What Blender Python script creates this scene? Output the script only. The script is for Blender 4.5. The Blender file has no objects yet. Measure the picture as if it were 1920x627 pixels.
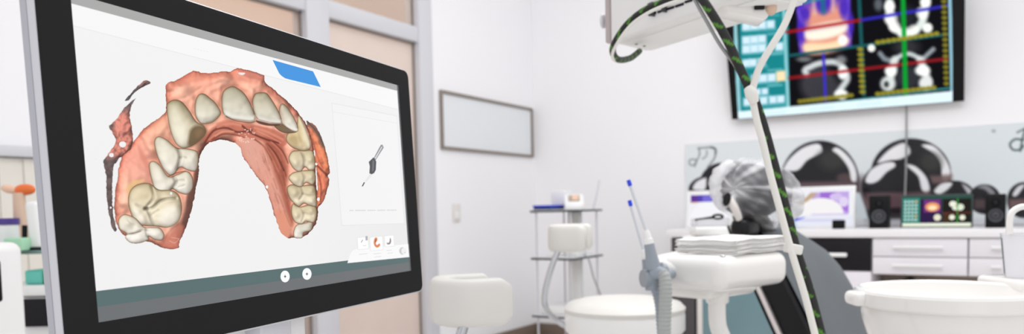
import bpy, bmesh, math, random
import numpy as np
from mathutils import Vector, Matrix, Euler
random.seed(4); RNG = np.random.RandomState(7)
scene = bpy.context.scene
COL = scene.collection
PI = math.pi

# ------------------------------------------------------------------ camera model (room axes: left wall X=0, back wall Y=0, floor Z=0)
FPX = 1423.0; CX, CY = 960.0, 476.0
TH = math.atan(82/1423.); PH = math.radians(1.226)
CAM = Vector((3.088, -5.379, 1.05))
F0 = Vector((-0.525, 0.851, 0)).normalized(); R0 = Vector((F0.y, -F0.x, 0)); ZA = Vector((0, 0, 1))
FW = F0*math.cos(TH) - ZA*math.sin(TH); U1 = ZA*math.cos(TH) + F0*math.sin(TH)
RT = R0*math.cos(PH) - U1*math.sin(PH); UP = U1*math.cos(PH) + R0*math.sin(PH)
def ray(px, py): return FW + RT*((px-CX)/FPX) + UP*((CY-py)/FPX)
def P(px, py, d): return CAM + ray(px, py)*d                       # point at depth d
def onp(px, py, o, n):
    r = ray(px, py); return CAM + r*((Vector(o)-CAM).dot(n)/r.dot(n))
def onX(px, py, v): return onp(px, py, (v, 0, 0), Vector((1, 0, 0)))
def onY(px, py, v): return onp(px, py, (0, v, 0), Vector((0, 1, 0)))
def onZ(px, py, v): return onp(px, py, (0, 0, v), Vector((0, 0, 1)))

cam_d = bpy.data.cameras.new('camera'); cam = bpy.data.objects.new('camera', cam_d); COL.objects.link(cam)
cam.matrix_world = Matrix(((RT.x, UP.x, -FW.x, CAM.x), (RT.y, UP.y, -FW.y, CAM.y), (RT.z, UP.z, -FW.z, CAM.z), (0, 0, 0, 1)))
cam_d.sensor_width = 36; cam_d.lens = 36*FPX/1920
cam_d.shift_y = (CY-313.5)/1920
cam_d.clip_start = .02
cam_d.dof.use_dof = True; cam_d.dof.focus_distance = 0.76; cam_d.dof.aperture_fstop = 6.2
scene.camera = cam
scene.view_settings.view_transform = 'Standard'
scene.view_settings.look = 'None'
scene.view_settings.exposure = 0
scene.cycles.use_denoising = True
scene.cycles.max_bounces = 8

# ------------------------------------------------------------------ materials
def lin(c):
    a = np.asarray(c, float)/255.
    return np.where(a <= .04045, a/12.92, ((a+.055)/1.055)**2.4)
def rgba(c): v = lin(c); return (float(v[0]), float(v[1]), float(v[2]), 1)
def mat(name, c, rough=.5, metal=0., spec=.5, var=.03, scale=18., coat=0., trans=0., alpha=1., emit=0., bump=0., ior=1.45):
    m = bpy.data.materials.new(name); m.use_nodes = True
    nt = m.node_tree; b = nt.nodes['Principled BSDF']
    tc = nt.nodes.new('ShaderNodeTexCoord'); nz = nt.nodes.new('ShaderNodeTexNoise')
    nz.inputs['Scale'].default_value = scale; nz.inputs['Detail'].default_value = 3
    nt.links.new(tc.outputs['Object'], nz.inputs['Vector'])
    mx = nt.nodes.new('ShaderNodeMix'); mx.data_type = 'RGBA'
    a = rgba(c); mx.inputs[6].default_value = tuple(min(1, x*(1-var)) for x in a[:3])+(1,)
    mx.inputs[7].default_value = tuple(min(1, x*(1+var)) for x in a[:3])+(1,)
    nt.links.new(nz.outputs['Fac'], mx.inputs[0]); nt.links.new(mx.outputs[2], b.inputs['Base Color'])
    b.inputs['Roughness'].default_value = rough; b.inputs['Metallic'].default_value = metal
    b.inputs['Specular IOR Level'].default_value = spec; b.inputs['Coat Weight'].default_value = coat
    b.inputs['Transmission Weight'].default_value = trans; b.inputs['Alpha'].default_value = alpha; b.inputs['IOR'].default_value = ior
    if emit:
        nt.links.new(mx.outputs[2], b.inputs['Emission Color']); b.inputs['Emission Strength'].default_value = emit
    if bump:
        bp = nt.nodes.new('ShaderNodeBump'); bp.inputs['Strength'].default_value = bump; bp.inputs['Distance'].default_value = .004
        nt.links.new(nz.outputs['Fac'], bp.inputs['Height']); nt.links.new(bp.outputs[0], b.inputs['Normal'])
    return m
def mat_pixels(name, lit=False, strength=1., spec=.2, rough=.25):
    m = bpy.data.materials.new(name); m.use_nodes = True; nt = m.node_tree; b = nt.nodes['Principled BSDF']
    at = nt.nodes.new('ShaderNodeAttribute'); at.attribute_name = 'Col'
    b.inputs['Roughness'].default_value = rough; b.inputs['Specular IOR Level'].default_value = spec
    if lit: nt.links.new(at.outputs['Color'], b.inputs['Base Color'])
    else:
        b.inputs['Base Color'].default_value = (0, 0, 0, 1)
        nt.links.new(at.outputs['Color'], b.inputs['Emission Color']); b.inputs['Emission Strength'].default_value = strength
    return m
def mat_glass(name, c, mixw=.25, rough=.05, diff=0.):
    # thin pane: clear tinted part, a milky part and a reflecting part
    m = bpy.data.materials.new(name); m.use_nodes = True; nt = m.node_tree; nt.nodes.clear()
    out = nt.nodes.new('ShaderNodeOutputMaterial'); tr = nt.nodes.new('ShaderNodeBsdfTransparent'); gl = nt.nodes.new('ShaderNodeBsdfGlossy')
    df = nt.nodes.new('ShaderNodeBsdfDiffuse'); tl = nt.nodes.new('ShaderNodeBsdfTranslucent'); ad = nt.nodes.new('ShaderNodeMixShader')
    tr.inputs[0].default_value = rgba(c); df.inputs[0].default_value = rgba(c); tl.inputs[0].default_value = rgba(c)
    gl.inputs['Roughness'].default_value = rough
    nz = nt.nodes.new('ShaderNodeTexNoise'); nz.inputs['Scale'].default_value = 1.5
    tc = nt.nodes.new('ShaderNodeTexCoord'); nt.links.new(tc.outputs['Object'], nz.inputs['Vector'])
    m0 = nt.nodes.new('ShaderNodeMixShader'); m0.inputs[0].default_value = .5
    nt.links.new(df.outputs[0], m0.inputs[1]); nt.links.new(tl.outputs[0], m0.inputs[2])
    mr = nt.nodes.new('ShaderNodeMapRange'); mr.inputs[3].default_value = diff*.7; mr.inputs[4].default_value = min(1, diff*1.3)
    nt.links.new(nz.outputs['Fac'], mr.inputs[0]); nt.links.new(mr.outputs[0], ad.inputs[0])
    nt.links.new(tr.outputs[0], ad.inputs[1]); nt.links.new(m0.outputs[0], ad.inputs[2])
    m2 = nt.nodes.new('ShaderNodeMixShader'); lw = nt.nodes.new('ShaderNodeLayerWeight'); lw.inputs[0].default_value = mixw
    nt.links.new(lw.outputs['Fresnel'], m2.inputs[0]); nt.links.new(ad.outputs[0], m2.inputs[1]); nt.links.new(gl.outputs[0], m2.inputs[2])
    nt.links.new(m2.outputs[0], out.inputs[0])
    return m

M = dict(
    wall=mat('wall_paint', (249, 248, 250), .7, var=.008, scale=2), floor=mat('floor_tile', (226, 223, 220), .3, var=.05, scale=3),
    base=mat('brown_baseboard', (128, 112, 100), .5, var=.12, scale=9), frame=mat('white_frame_paint', (214, 214, 219), .45, var=.01),
    corridor=mat('peach_corridor_paint', (226, 202, 188), .8, var=.06, scale=1.5), white=mat('white_plastic', (240, 240, 239), .3, var=.01, coat=.2),
    gloss=mat('glossy_white_plastic', (240, 238, 235), .16, var=.01, coat=.5), leather=mat('white_leatherette', (222, 220, 215), .42, var=.02, bump=.05),
    chrome=mat('brushed_chrome', (196, 198, 202), .22, 1., var=.04), silver=mat('silver_plastic', (186, 186, 194), .35, .25, var=.02),
    silver_l=mat('pale_silver', (214, 214, 220), .3, .2, var=.02), dark=mat('black_plastic', (17, 17, 19), .4, spec=.2, var=.1),
    bezel=mat('black_bezel_glass', (43, 43, 44), .45, spec=.01, var=.03), gap=mat('grey_screen_edge', (70, 72, 76), .5),
    ltop=mat('white_counter', (240, 238, 240), .3, var=.01), cab=mat('white_cabinet', (232, 229, 234), .35, var=.01),
    blk=mat('black_cabinet', (28, 26, 30), .4, spec=.2, var=.1), grey=mat('dark_grey_cabinet', (78, 74, 76), .5, var=.06),
    kneehole=mat('beige_panel', (176, 160, 148), .6, var=.08), brown=mat('brown_leather', (96, 66, 52), .6, var=.3, scale=8),
    blackl=mat('black_upholstery', (15, 15, 18), .36, spec=.32, var=.15), blackl_sheen=mat('black_upholstery_sheen', (92, 98, 102), .5, spec=.6, var=.08, scale=9),  # paler grey copy puts the sheen of the black upholstery into its colour
    shell=mat('pinkish_white_shell', (226, 219, 218), .4, var=.02), pink=mat('pinkish_grey_plastic', (190, 176, 176), .5, var=.02),
    boxp=mat('light_grey_plastic', (238, 237, 236), .45, var=.015), boxu=mat('light_grey_underside', (240, 240, 238), .5, var=.02),
    slate=mat('blue_grey_plastic', (150, 158, 168), .35, var=.04), hose=mat('grey_hose', (172, 176, 174), .45, var=.05),
    blue=mat('blue_plastic', (40, 70, 225), .4, var=.05), navy=mat('dark_blue_plastic', (40, 62, 120), .4, var=.1), clear=mat('milky_straw', (214, 218, 224), .25, var=.02),
    tissue=mat('white_tissue', (253, 252, 250), .9, var=.015, scale=60, bump=.2), wcable=mat('white_rubber', (234, 232, 226), .45, var=.02),
    gcable=mat('grey_rubber', (150, 152, 152), .5, var=.05), headr=mat('headrest_dark_vinyl', (60, 60, 66), .45, var=.1),
    teal=mat('teal_plastic', (110, 205, 190), .4, var=.08), purple=mat('purple_lid', (80, 60, 140), .4, var=.05), green=mat('pale_green_paper', (168, 216, 182), .6, var=.1),
    orange=mat('orange_shield', (226, 112, 52), .3, var=.08, emit=.1), peach=mat('peach_plastic', (236, 196, 170), .5, var=.05), beige=mat('beige_plastic', (222, 190, 168), .5, var=.05),
    blind=mat('cream_fabric_slat', (230, 225, 216), .8, var=.02), tealback=mat('teal_cabinet_back', (170, 205, 212), .6, var=.06, scale=3),
    box=mat('cream_carton', (222, 222, 205), .7, var=.04), shelfglass=mat('smoked_glass_edge', (52, 52, 56), .2, var=.06), shelftop=mat('pale_shelf_glass', (226, 229, 231), .12, var=.01),
    panel=mat('blank_white_panel', (232, 235, 238), .25, var=.01), wood=mat('grey_brown_frame', (140, 130, 122), .5, var=.08), bone=mat('off_white_trim', (232, 226, 222), .5, var=.02),
    ink=mat('dark_screw_head', (90, 90, 90), .4, var=.05),
)
PIX = mat_pixels('screen_pixels', spec=.12); PRINT = mat_pixels('printed_glass', lit=True, spec=.35, rough=.12)
G_CLEAR = mat_glass('clear_pane', (250, 246, 242), .12, .08, .12); G_FROST = mat_glass('frosted_pane', (255, 248, 243), .15, .15, .72)
G_TEAL = mat_glass('teal_door_glass', (196, 224, 230), .10, .05, .6); G_CUP = mat_glass('clear_cup_plastic', (248, 248, 250), .06, .15, .62)
G_SHELF = mat_glass('pale_green_glass', (205, 232, 226), .2, .05, .3)
def mat_striped():
    m = bpy.data.materials.new('black_cable_green_fleck'); m.use_nodes = True; nt = m.node_tree; b = nt.nodes['Principled BSDF']
    at = nt.nodes.new('ShaderNodeAttribute'); at.attribute_name = 'Col'; nt.links.new(at.outputs['Color'], b.inputs['Base Color'])
    b.inputs['Roughness'].default_value = .5; return m
STRIPE = mat_striped()
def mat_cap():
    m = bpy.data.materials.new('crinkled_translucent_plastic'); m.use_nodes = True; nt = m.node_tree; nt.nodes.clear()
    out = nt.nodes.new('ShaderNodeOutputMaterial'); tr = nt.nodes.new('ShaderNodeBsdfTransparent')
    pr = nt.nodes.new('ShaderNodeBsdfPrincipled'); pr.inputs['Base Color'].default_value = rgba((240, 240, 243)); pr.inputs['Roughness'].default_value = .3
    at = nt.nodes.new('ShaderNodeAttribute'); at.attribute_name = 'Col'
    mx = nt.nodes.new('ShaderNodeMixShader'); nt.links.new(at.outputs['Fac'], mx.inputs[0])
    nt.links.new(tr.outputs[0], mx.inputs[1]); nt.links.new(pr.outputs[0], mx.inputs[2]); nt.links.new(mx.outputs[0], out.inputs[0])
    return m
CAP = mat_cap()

# ------------------------------------------------------------------ mesh collector
def rotz(a): return Matrix.Rotation(a, 3, 'Z')
def smooth_path(pts, n=8):
    pts = [Vector(p) for p in pts]; out = []
    for i in range(len(pts)-1):
        p0 = pts[max(i-1, 0)]; p1 = pts[i]; p2 = pts[i+1]; p3 = pts[min(i+2, len(pts)-1)]
        for k in range(n):
            t = k/n
            out.append(.5*((2*p1)+(p2-p0)*t+(2*p0-5*p1+4*p2-p3)*t*t+(3*p1-p0-3*p2+p3)*t**3))
    out.append(pts[-1]); return out
class MB:
    def __init__(s): s.v = []; s.f = []; s.c = []
    def add(s, vs, fs):
        b = len(s.v); s.v += [tuple(x) for x in vs]; s.f += [tuple(i+b for i in f) for f in fs]; return s
    def bm(s, bm):
        bm.verts.ensure_lookup_table(); bm.verts.index_update()
        s.add([v.co.copy() for v in bm.verts], [[v.index for v in f.verts] for f in bm.faces]); bm.free(); return s
    def box(s, c, size, rot=None, bev=0, seg=3):
        bm = bmesh.new(); bmesh.ops.create_cube(bm, size=1)
        bmesh.ops.scale(bm, vec=size, verts=bm.verts)
        if bev: bmesh.ops.bevel(bm, geom=list(bm.edges), offset=bev, segments=seg, profile=.5, affect='EDGES', clamp_overlap=True)
        if rot is not None: bmesh.ops.rotate(bm, matrix=rot, verts=bm.verts)
        bmesh.ops.translate(bm, vec=Vector(c), verts=bm.verts); return s.bm(bm)
    def span(s, a, b, bev=0, seg=2):
        return s.box([(a[i]+b[i])/2 for i in range(3)], [abs(b[i]-a[i]) for i in range(3)], None, bev, seg)
    def prism(s, poly, vec, bev=0, seg=2):
        bm = bmesh.new(); vec = Vector(vec)
        f = bm.faces.new([bm.verts.new(p) for p in poly])
        r = bmesh.ops.extrude_face_region(bm, geom=[f]); bmesh.ops.translate(bm, vec=vec, verts=[g for g in r['geom'] if isinstance(g, bmesh.types.BMVert)])
        if bev: bmesh.ops.bevel(bm, geom=list(bm.edges), offset=bev, segments=seg, profile=.5, affect='EDGES', clamp_overlap=True)
        return s.bm(bm)
    def tube(s, pts, r, seg=12, smooth=0):
        pts = [Vector(p) for p in pts]
        if smooth:
            n0 = len(pts); pts = smooth_path(pts, smooth)
            if isinstance(r, (list, tuple)): r = list(np.interp(np.linspace(0, n0-1, len(pts)), range(n0), r))
        n = len(pts); rr = r if isinstance(r, (list, tuple)) else [r]*n
        T = [(pts[min(i+1, n-1)]-pts[max(i-1, 0)]).normalized() for i in range(n)]
        a = Vector((0, 0, 1)) if abs(T[0].z) < .9 else Vector((1, 0, 0)); N = (a-T[0]*a.dot(T[0])).normalized(); vs = []
        for i in range(n):
            N = (N-T[i]*N.dot(T[i])).normalized(); B = T[i].cross(N)
            for k in range(seg): vs.append(pts[i]+(N*math.cos(2*PI*k/seg)+B*math.sin(2*PI*k/seg))*rr[i])
        fs = [(i*seg+k, i*seg+(k+1) % seg, (i+1)*seg+(k+1) % seg, (i+1)*seg+k) for i in range(n-1) for k in range(seg)]
        fs += [tuple(range(seg-1, -1, -1)), tuple((n-1)*seg+k for k in range(seg))]
        return s.add(vs, fs)
    def cyl(s, a, b, r, seg=24): return s.tube([a, b], r if isinstance(r, (list, tuple)) else [r, r], seg)
    def lathe(s, c, prof, seg=48, rot=None):
        vs = []; n = len(prof)
        for r, z in prof:
            for k in range(seg):
                p = Vector((r*math.cos(2*PI*k/seg), r*math.sin(2*PI*k/seg), z))
                vs.append(Vector(c)+(rot @ p if rot is not None else p))
        fs = [(i*seg+k, i*seg+(k+1) % seg, (i+1)*seg+(k+1) % seg, (i+1)*seg+k) for i in range(n-1) for k in range(seg)]
        if prof[0][0] > 1e-6: fs.append(tuple(range(seg-1, -1, -1)))
        if prof[-1][0] > 1e-6: fs.append(tuple((n-1)*seg+k for k in range(seg)))
        return s.add(vs, fs)
    def ell(s, c, r, rot=None, seg=32, rings=20):
        bm = bmesh.new(); bmesh.ops.create_uvsphere(bm, u_segments=seg, v_segments=rings, radius=1)
        bmesh.ops.scale(bm, vec=r, verts=bm.verts)
        if rot is not None: bmesh.ops.rotate(bm, matrix=rot, verts=bm.verts)
        bmesh.ops.translate(bm, vec=Vector(c), verts=bm.verts); return s.bm(bm)
WM = {}
def tag(o, label=None, cat=None, group=None, kind=None):
    if label: o['label'] = label
    if cat: o['category'] = cat
    if group: o['group'] = group
    if kind: o['kind'] = kind
    return o
def empty(name, loc, label=None, cat=None, group=None, kind=None, rz=0):
    o = bpy.data.objects.new(name, None); COL.objects.link(o); o.empty_display_size = .05
    o.location = loc; o.rotation_euler = (0, 0, rz); WM[o.name] = Matrix.Translation(Vector(loc)) @ Matrix.Rotation(rz, 4, 'Z')
    return tag(o, label, cat, group, kind)
def obj(name, mb, m, parent=None, angle=38, colors=None, origin=None, normals=True):
    """mesh object from world coordinates"""
    W = WM[parent.name] if parent is not None else Matrix.Translation(Vector(origin)) if origin is not None else Matrix.Identity(4)
    if parent is None and origin is None and len(mb.v):
        a = np.array(mb.v); W = Matrix.Translation(Vector(((a[:, 0].min()+a[:, 0].max())/2, (a[:, 1].min()+a[:, 1].max())/2, a[:, 2].min())))
    me = bpy.data.meshes.new(name); inv = W.inverted()
    A = np.array(mb.v, float); I = np.array(inv)
    A = A @ I[:3, :3].T + I[:3, 3]
    me.from_pydata(A.tolist(), [], mb.f)
    if normals:
        bm = bmesh.new(); bm.from_mesh(me); bmesh.ops.recalc_face_normals(bm, faces=bm.faces); bm.to_mesh(me); bm.free()
    if colors is not None:
        at = me.color_attributes.new('Col', 'FLOAT_COLOR', 'POINT')
        c = np.ones((len(A), 4), np.float32); c[:, :3] = np.asarray(colors)[:, :3]; at.data.foreach_set('color', c.ravel())
    me.polygons.foreach_set('use_smooth', [True]*len(me.polygons))
    if angle: me.set_sharp_from_angle(angle=math.radians(angle))
    me.materials.append(m)
    o = bpy.data.objects.new(name, me); COL.objects.link(o)
    if parent is not None: o.parent = parent
    else: o.matrix_world = W
    WM[o.name] = W
    return o
def thing(name, mb, m, label, cat, group=None, **k): return tag(obj(name, mb, m, **k), label, cat, group)
def struct(name, mb, m, parent=None):
    o = obj(name, mb, m, parent)
    if parent is None: o['kind'] = 'structure'
    return o
def copy_tree(o, parent=None):
    c = o.copy(); COL.objects.link(c)
    if parent is not None: c.parent = parent
    for ch in list(o.children): copy_tree(ch, c)
    return c

# ------------------------------------------------------------------ painting on flat prints and screens (colours kept in mesh attributes)
def vnoise(shape, cell, seed=0):
    r = np.random.RandomState(seed); h, w = shape
    g = r.rand(int(h/cell)+3, int(w/cell)+3)
    y = np.arange(h)/cell; x = np.arange(w)/cell; yi = y.astype(int); xi = x.astype(int)
    fy = y-yi; fx = x-xi; fy = fy*fy*(3-2*fy); fx = fx*fx*(3-2*fx)
    a = g[yi][:, xi]; b = g[yi][:, xi+1]; c = g[yi+1][:, xi]; d = g[yi+1][:, xi+1]
    return (a*(1-fx)+b*fx)*(1-fy)[:, None]+(c*(1-fx)+d*fx)*fy[:, None]
def crom(pts, n=6):
    p = np.array(pts, float); out = []
    N = len(p)
    for i in range(N):
        p0, p1, p2, p3 = p[i-1], p[i], p[(i+1) % N], p[(i+2) % N]
        for k in range(n):
            t = k/n; out.append(.5*(2*p1+(p2-p0)*t+(2*p0-5*p1+4*p2-p3)*t*t+(3*p1-p0-3*p2+p3)*t**3))
    return np.array(out)
def gblur(a, s):
    r = int(max(1, 3*s)); k = np.exp(-.5*(np.arange(-r, r+1)/s)**2); k /= k.sum()
    b = np.pad(a, ((r, r), (0, 0)), mode='edge'); a = sum(k[i]*b[i:i+a.shape[0]] for i in range(2*r+1))
    b = np.pad(a, ((0, 0), (r, r)), mode='edge'); return sum(k[i]*b[:, i:i+a.shape[1]] for i in range(2*r+1))
class Ras:
    def __init__(s, x0, y0, x1, y1, st, bg=(0, 0, 0)):
        s.x = np.arange(x0, x1+st, st); s.y = np.arange(y0, y1+st, st); s.st = st
        s.X, s.Y = np.meshgrid(s.x, s.y); s.img = np.ones(s.X.shape+(3,))*np.array(bg, float)
    def sd(s, pts):                                            # signed distance, positive inside
        p = np.asarray(pts, float); lo = p.min(0)-10; hi = p.max(0)+10
        jx = slice(*np.searchsorted(s.x, (lo[0], hi[0]))); iy = slice(*np.searchsorted(s.y, (lo[1], hi[1])))
        X = s.X[iy, jx]; Y = s.Y[iy, jx]; d = np.full(X.shape, 1e9); ins = np.zeros(X.shape, bool)
        for i in range(len(p)):
            ax, ay = p[i-1]; bx, by = p[i]; ex, ey = bx-ax, by-ay; L = ex*ex+ey*ey+1e-9
            t = np.clip(((X-ax)*ex+(Y-ay)*ey)/L, 0, 1); d = np.minimum(d, (X-ax-t*ex)**2+(Y-ay-t*ey)**2)
            if ay != by:
                cr = ((ay > Y) != (by > Y)) & (X < (bx-ax)*(Y-ay)/(by-ay)+ax); ins ^= cr
        d = np.sqrt(d); return np.where(ins, d, -d), iy, jx
    def put(s, a, col, iy=slice(None), jx=slice(None)):
        a = a[..., None]; s.img[iy, jx] = s.img[iy, jx]*(1-a)+np.asarray(col, float)*a
    def poly(s, pts, col, soft=.8, alpha=1., smooth=0):
        d, iy, jx = s.sd(crom(pts, smooth) if smooth else pts)
        s.put(np.clip(d/soft+.5, 0, 1)*alpha, col, iy, jx)
    def ell(s, cx, cy, rx, ry, col, soft=.2, alpha=1., rot=0):
        c, n = math.cos(rot), math.sin(rot); u = ((s.X-cx)*c+(s.Y-cy)*n)/rx; v = (-(s.X-cx)*n+(s.Y-cy)*c)/ry
        s.put(np.clip((1-np.sqrt(u*u+v*v))/soft+.5, 0, 1)*alpha, col)
    def line(s, pts, w, col, alpha=1., soft=1.):
        d = np.full(s.X.shape, 1e9)
        for (ax, ay), (bx, by) in zip(pts[:-1], pts[1:]):
            ex, ey = bx-ax, by-ay; t = np.clip(((s.X-ax)*ex+(s.Y-ay)*ey)/(ex*ex+ey*ey+1e-9), 0, 1)
            d = np.minimum(d, np.hypot(s.X-ax-t*ex, s.Y-ay-t*ey))
        s.put(np.clip((w/2-d)/soft+.5, 0, 1)*alpha, col)
    def mesh(s, o, n, mask=None, clip=None):
        """vertices laid on the plane (o, n); faces only where mask; clip(p) -> clamped point"""
        h, w = s.X.shape
        D = np.array(FW)+np.array(RT)*((s.X-CX)/FPX)[..., None]+np.array(UP)*((CY-s.Y)/FPX)[..., None]
        t = np.dot(np.array(o)-np.array(CAM), np.array(n))/(D @ np.array(n)); V = (np.array(CAM)+D*t[..., None])
        if clip is not None: V = clip(V)
        idx = np.arange(h*w).reshape(h, w)
        q = np.stack([idx[:-1, :-1], idx[:-1, 1:], idx[1:, 1:], idx[1:, :-1]], -1).reshape(-1, 4)
        C = lin(np.clip(s.img, 0, 255)).reshape(-1, 3); V = V.reshape(-1, 3)
        if mask is not None:
            mk = mask.ravel(); q = q[mk[q].all(1)]; used = np.unique(q); rm = np.full(h*w, -1); rm[used] = np.arange(len(used))
            q = rm[q]; V = V[used]; C = C[used]
        mb = MB(); mb.v = V.tolist(); mb.f = q.tolist(); return mb, C

# ================================================================== ROOM SHELL
H = 3.0
struct('floor', MB().span((-1.6, -7.5, -.06), (5.5, .1, 0)), M['floor'])
YW0, YW1 = -1.45, -3.62                                             # glazed partition between these
struct('wall_left', MB().span((-.12, -1.33, 0), (0, .12, H)).span((-.12, -7.5, 0), (0, YW1-.1, H)), M['wall'])
struct('wall_back', MB().span((0, 0, 0), (5.5, .12, H)), M['wall'])
struct('wall_corridor', MB().span((-1.45, -5.5, 0), (-1.35, .1, H)), M['corridor'])
struct('trim_2', MB().span((-1.35, -5.5, 0), (-1.33, .1, .72), .004), mat('orange_wainscot', (226, 178, 140), .6, var=.06, scale=4))
struct('baseboard_left', MB().span((0, -1.33, 0), (.014, -.0, .12), .003), M['base'])
struct('baseboard_back', MB().span((.014, -.014, 0), (1.36, 0, .12), .003), M['base'])
win = empty('window_1', (-.05, -2.5, 0), kind='structure')
fr = MB()
fr.span((-.10, -1.47, 0), (.012, -1.33, H), .006)                   # right jamb
fr.span((-.10, -2.43, 0), (.012, -2.262, H), .006)                  # mullion
fr.span((-.10, YW1-.1, 0), (.012, YW1, H), .006)                    # left jamb
for a, b in ((-2.262, -1.47), (YW1, -2.43)):
    fr.span((-.09, a, 2.14), (.006, b, 2.235), .004); fr.span((-.09, a, 0), (.006, b, .12), .004); fr.span((-.09, a, H-.08), (.006, b, H), .004)
wf = obj('window_frame', fr, M['frame'], win)
for (a, b, z0, z1, g, gm) in ((-2.262, -1.47, .12, 2.14, 1, G_FROST), (-2.262, -1.47, 2.235, H-.08, 0, G_CLEAR), (YW1, -2.43, .12, 2.14, 0, G_CLEAR), (YW1, -2.43, 2.235, H-.08, 0, G_CLEAR)):
    obj('pane', MB().span((-.05, a, z0), (-.042, b, z1)), gm, win)
    obj('rubber_seal', MB().span((-.04, b-.012, z0), (-.03, b, z1)).span((-.04, a, z1-.012), (-.03, b, z1)), M['wood'], win)

# blank framed panel on the left wall
pr = empty('framed_panel', (0, -.65, 1.47), 'wide blank white panel in a thin grey-brown frame on the left wall', 'wall panel')
a, b, z0, z1 = -1.262, -.035, 1.468, 1.862; w = .02
obj('panel_frame', MB().span((0, a, z0), (.022, a+w, z1), .003).span((0, b-w, z0), (.022, b, z1), .003).span((0, a+w, z0), (.022, b-w, z0+w), .003).span((0, a+w, z1-w), (.022, b-w, z1), .003), M['wood'], pr)
obj('blank_sheet', MB().span((.001, a+w, z0+w), (.008, b-w, z1-w)), M['panel'], pr)
sw = empty('light_switch', (0, -1.10, .98), 'small white light switch on the wall below the framed panel', 'light switch')
obj('switch_plate', MB().span((0, -1.145, .975), (.009, -1.055, 1.10), .004), M['bone'], sw)
obj('rocker', MB().box((.011, -1.10, 1.02), (.012, .05, .05), None, .004), M['white'], sw)

# ================================================================== TOUCH MONITOR (foreground)
hv = ray(1530, 381.8); hv = Vector((hv.x, hv.y, 0)).normalized(); n0 = hv.cross(ZA).normalized()
if n0.dot(RT) < 0: n0 = -n0
ta = math.radians(2.6); UV = ZA*math.cos(ta)-n0*math.sin(ta); NV = n0*math.cos(ta)+ZA*math.sin(ta)
MO = P(100, 394, .56)
def S(s, t, k=0.): return MO+hv*(s/1000)+UV*(t/1000)+NV*(k/1000)         # millimetres on the glass
def px2s(px, py): q = onp(px, py, MO, NV)-MO; return q.dot(hv)*1000, q.dot(UV)*1000
def rrect(s0, s1, t0, t1, r, k, n=8):
    out = []
    for cx, cy, a0 in ((s1-r, t1-r, 0), (s0+r, t1-r, 90), (s0+r, t0+r, 180), (s1-r, t0+r, 270)):
        for i in range(n+1):
            a = math.radians(a0+90*i/n); out.append(S(cx+r*math.cos(a), cy+r*math.sin(a), k))
    return out
mon = empty('touch_monitor', (S(276, -150).x-.05, S(276, -150).y+.0, 0), 'large black-bezelled touch monitor showing a 3D dental scan, in the foreground', 'monitor')
TS0, TS1, TT0, TT1 = .6, 551.5, -118.5, 189.5
obj('housing', MB().prism(rrect(TS0-1.5, TS1+2.2, TT0-1.8, TT1+1.6, 11, -9), -NV*.007, .0015)
    .prism(rrect(TS0+22, TS1-22, TT0+22, TT1-22, 30, -15.5), -NV*.03, .008), M['silver'], mon)
obj('trim_rim', MB().prism(rrect(TS0-1.2, TS1+2.2, TT0-1.8, TT1+1.6, 11, -1.2), -NV*.0078, .0012), M['silver_l'], mon)
obj('bezel_glass', MB().prism(rrect(TS0, TS1, TT0, TT1, 10, 0), -NV*.0015, .0004), M['bezel'], mon)
DS0, DS1, DT0, DT1 = 29.5, 517.5, -88., 166.
disp = MB(); dcol = []
def ui(pts, col, k, screen=False, smooth=0):
    q = [S(*p, k) for p in pts] if screen else [S(*px2s(*p), k) for p in (crom(pts, smooth) if smooth else pts)]
    b = len(disp.v); disp.v.extend([tuple(p) for p in q]); disp.f.append(tuple(range(b, b+len(q)))); dcol.extend([lin(col)]*len(q))
def rect(a, b, c, d): return [(a, c), (b, c), (b, d), (a, d)]
ui(rect(DS0, DS1+4, DT0, DT1), (92, 95, 98), .15, True)                                  # dim rim of the panel
ui(rect(DS0, DS1, DT0, -76), (112, 115, 117), .2, True)
ui(rect(DS0, DS1, -76, -63.5), (92, 112, 114), .22, True)
# white work area, a soft gradient down the page
N = 24
b0 = len(disp.v)
for j in range(N+1):
    for i in range(N+1):
        s_ = DS0+(DS1-DS0)*i/N; t_ = -63.5+(158-(-63.5))*j/N
        g = 243-9*max(0, (i/N-.5))*(1.2-j/N)*1.6-2*(1-j/N)
        disp.v.append(tuple(S(s_, t_, .25))); dcol.append(lin((g+1, g, g)))
for j in range(N):
    for i in range(N): disp.f.append((b0+j*(N+1)+i, b0+j*(N+1)+i+1, b0+(j+1)*(N+1)+i+1, b0+(j+1)*(N+1)+i))
ui(rect(DS0, DS1, 158, DT1), (172, 172, 171), .26, True)
ui([S and px2s(137, 48), px2s(745, 205), (DS1, 158), (DS0, 158)], (247, 247, 247), .3, True)   # header band
ui([px2s(137, 48), px2s(745, 205), px2s(745, 206), px2s(137, 49)], (229, 229, 230), .34, True)
ui([(510.5, 112.6), (586.5, 134), (601, 163.5), (543, 149.5), (534, 147), (528, 143), (523, 138)], (72, 152, 226), .36)
ui([(621, 193), (744, 217), (758, 420), (640, 424)], (229, 229, 229), .32); ui([(622, 194.2), (743.3, 218.2), (757.2, 419), (641, 422.8)], (243, 243, 243), .34)
ui([(624, 209.5), (744.3, 231), (744.4, 232), (624, 210.5)], (232, 232, 232), .36)
ui([(651, 494), (655, 480), (660, 471), (666, 468), (765, 458), (767, 482.5)], (248, 248, 248), .34)
for (x0, y0, x1, y1) in ((669, 444, 690, 469), (692.5, 443, 717, 471.5), (719.7, 441, 738, 464)):
    k = .085*(x1-x0); ui([(x0, y0+k), (x1, y0), (x1+1.2, y1-k), (x0+1.2, y1)], (222, 222, 222), .38); ui([(x0+.7, y0+k+.7), (x1-.7, y0+.7), (x1+.5, y1-k-.7), (x0+1.9, y1-.7)], (252, 252, 252), .42)
ui([(684.5, 443.5), (688.5, 443), (689, 451), (685, 451.5)], (176, 178, 180), .46)
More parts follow.
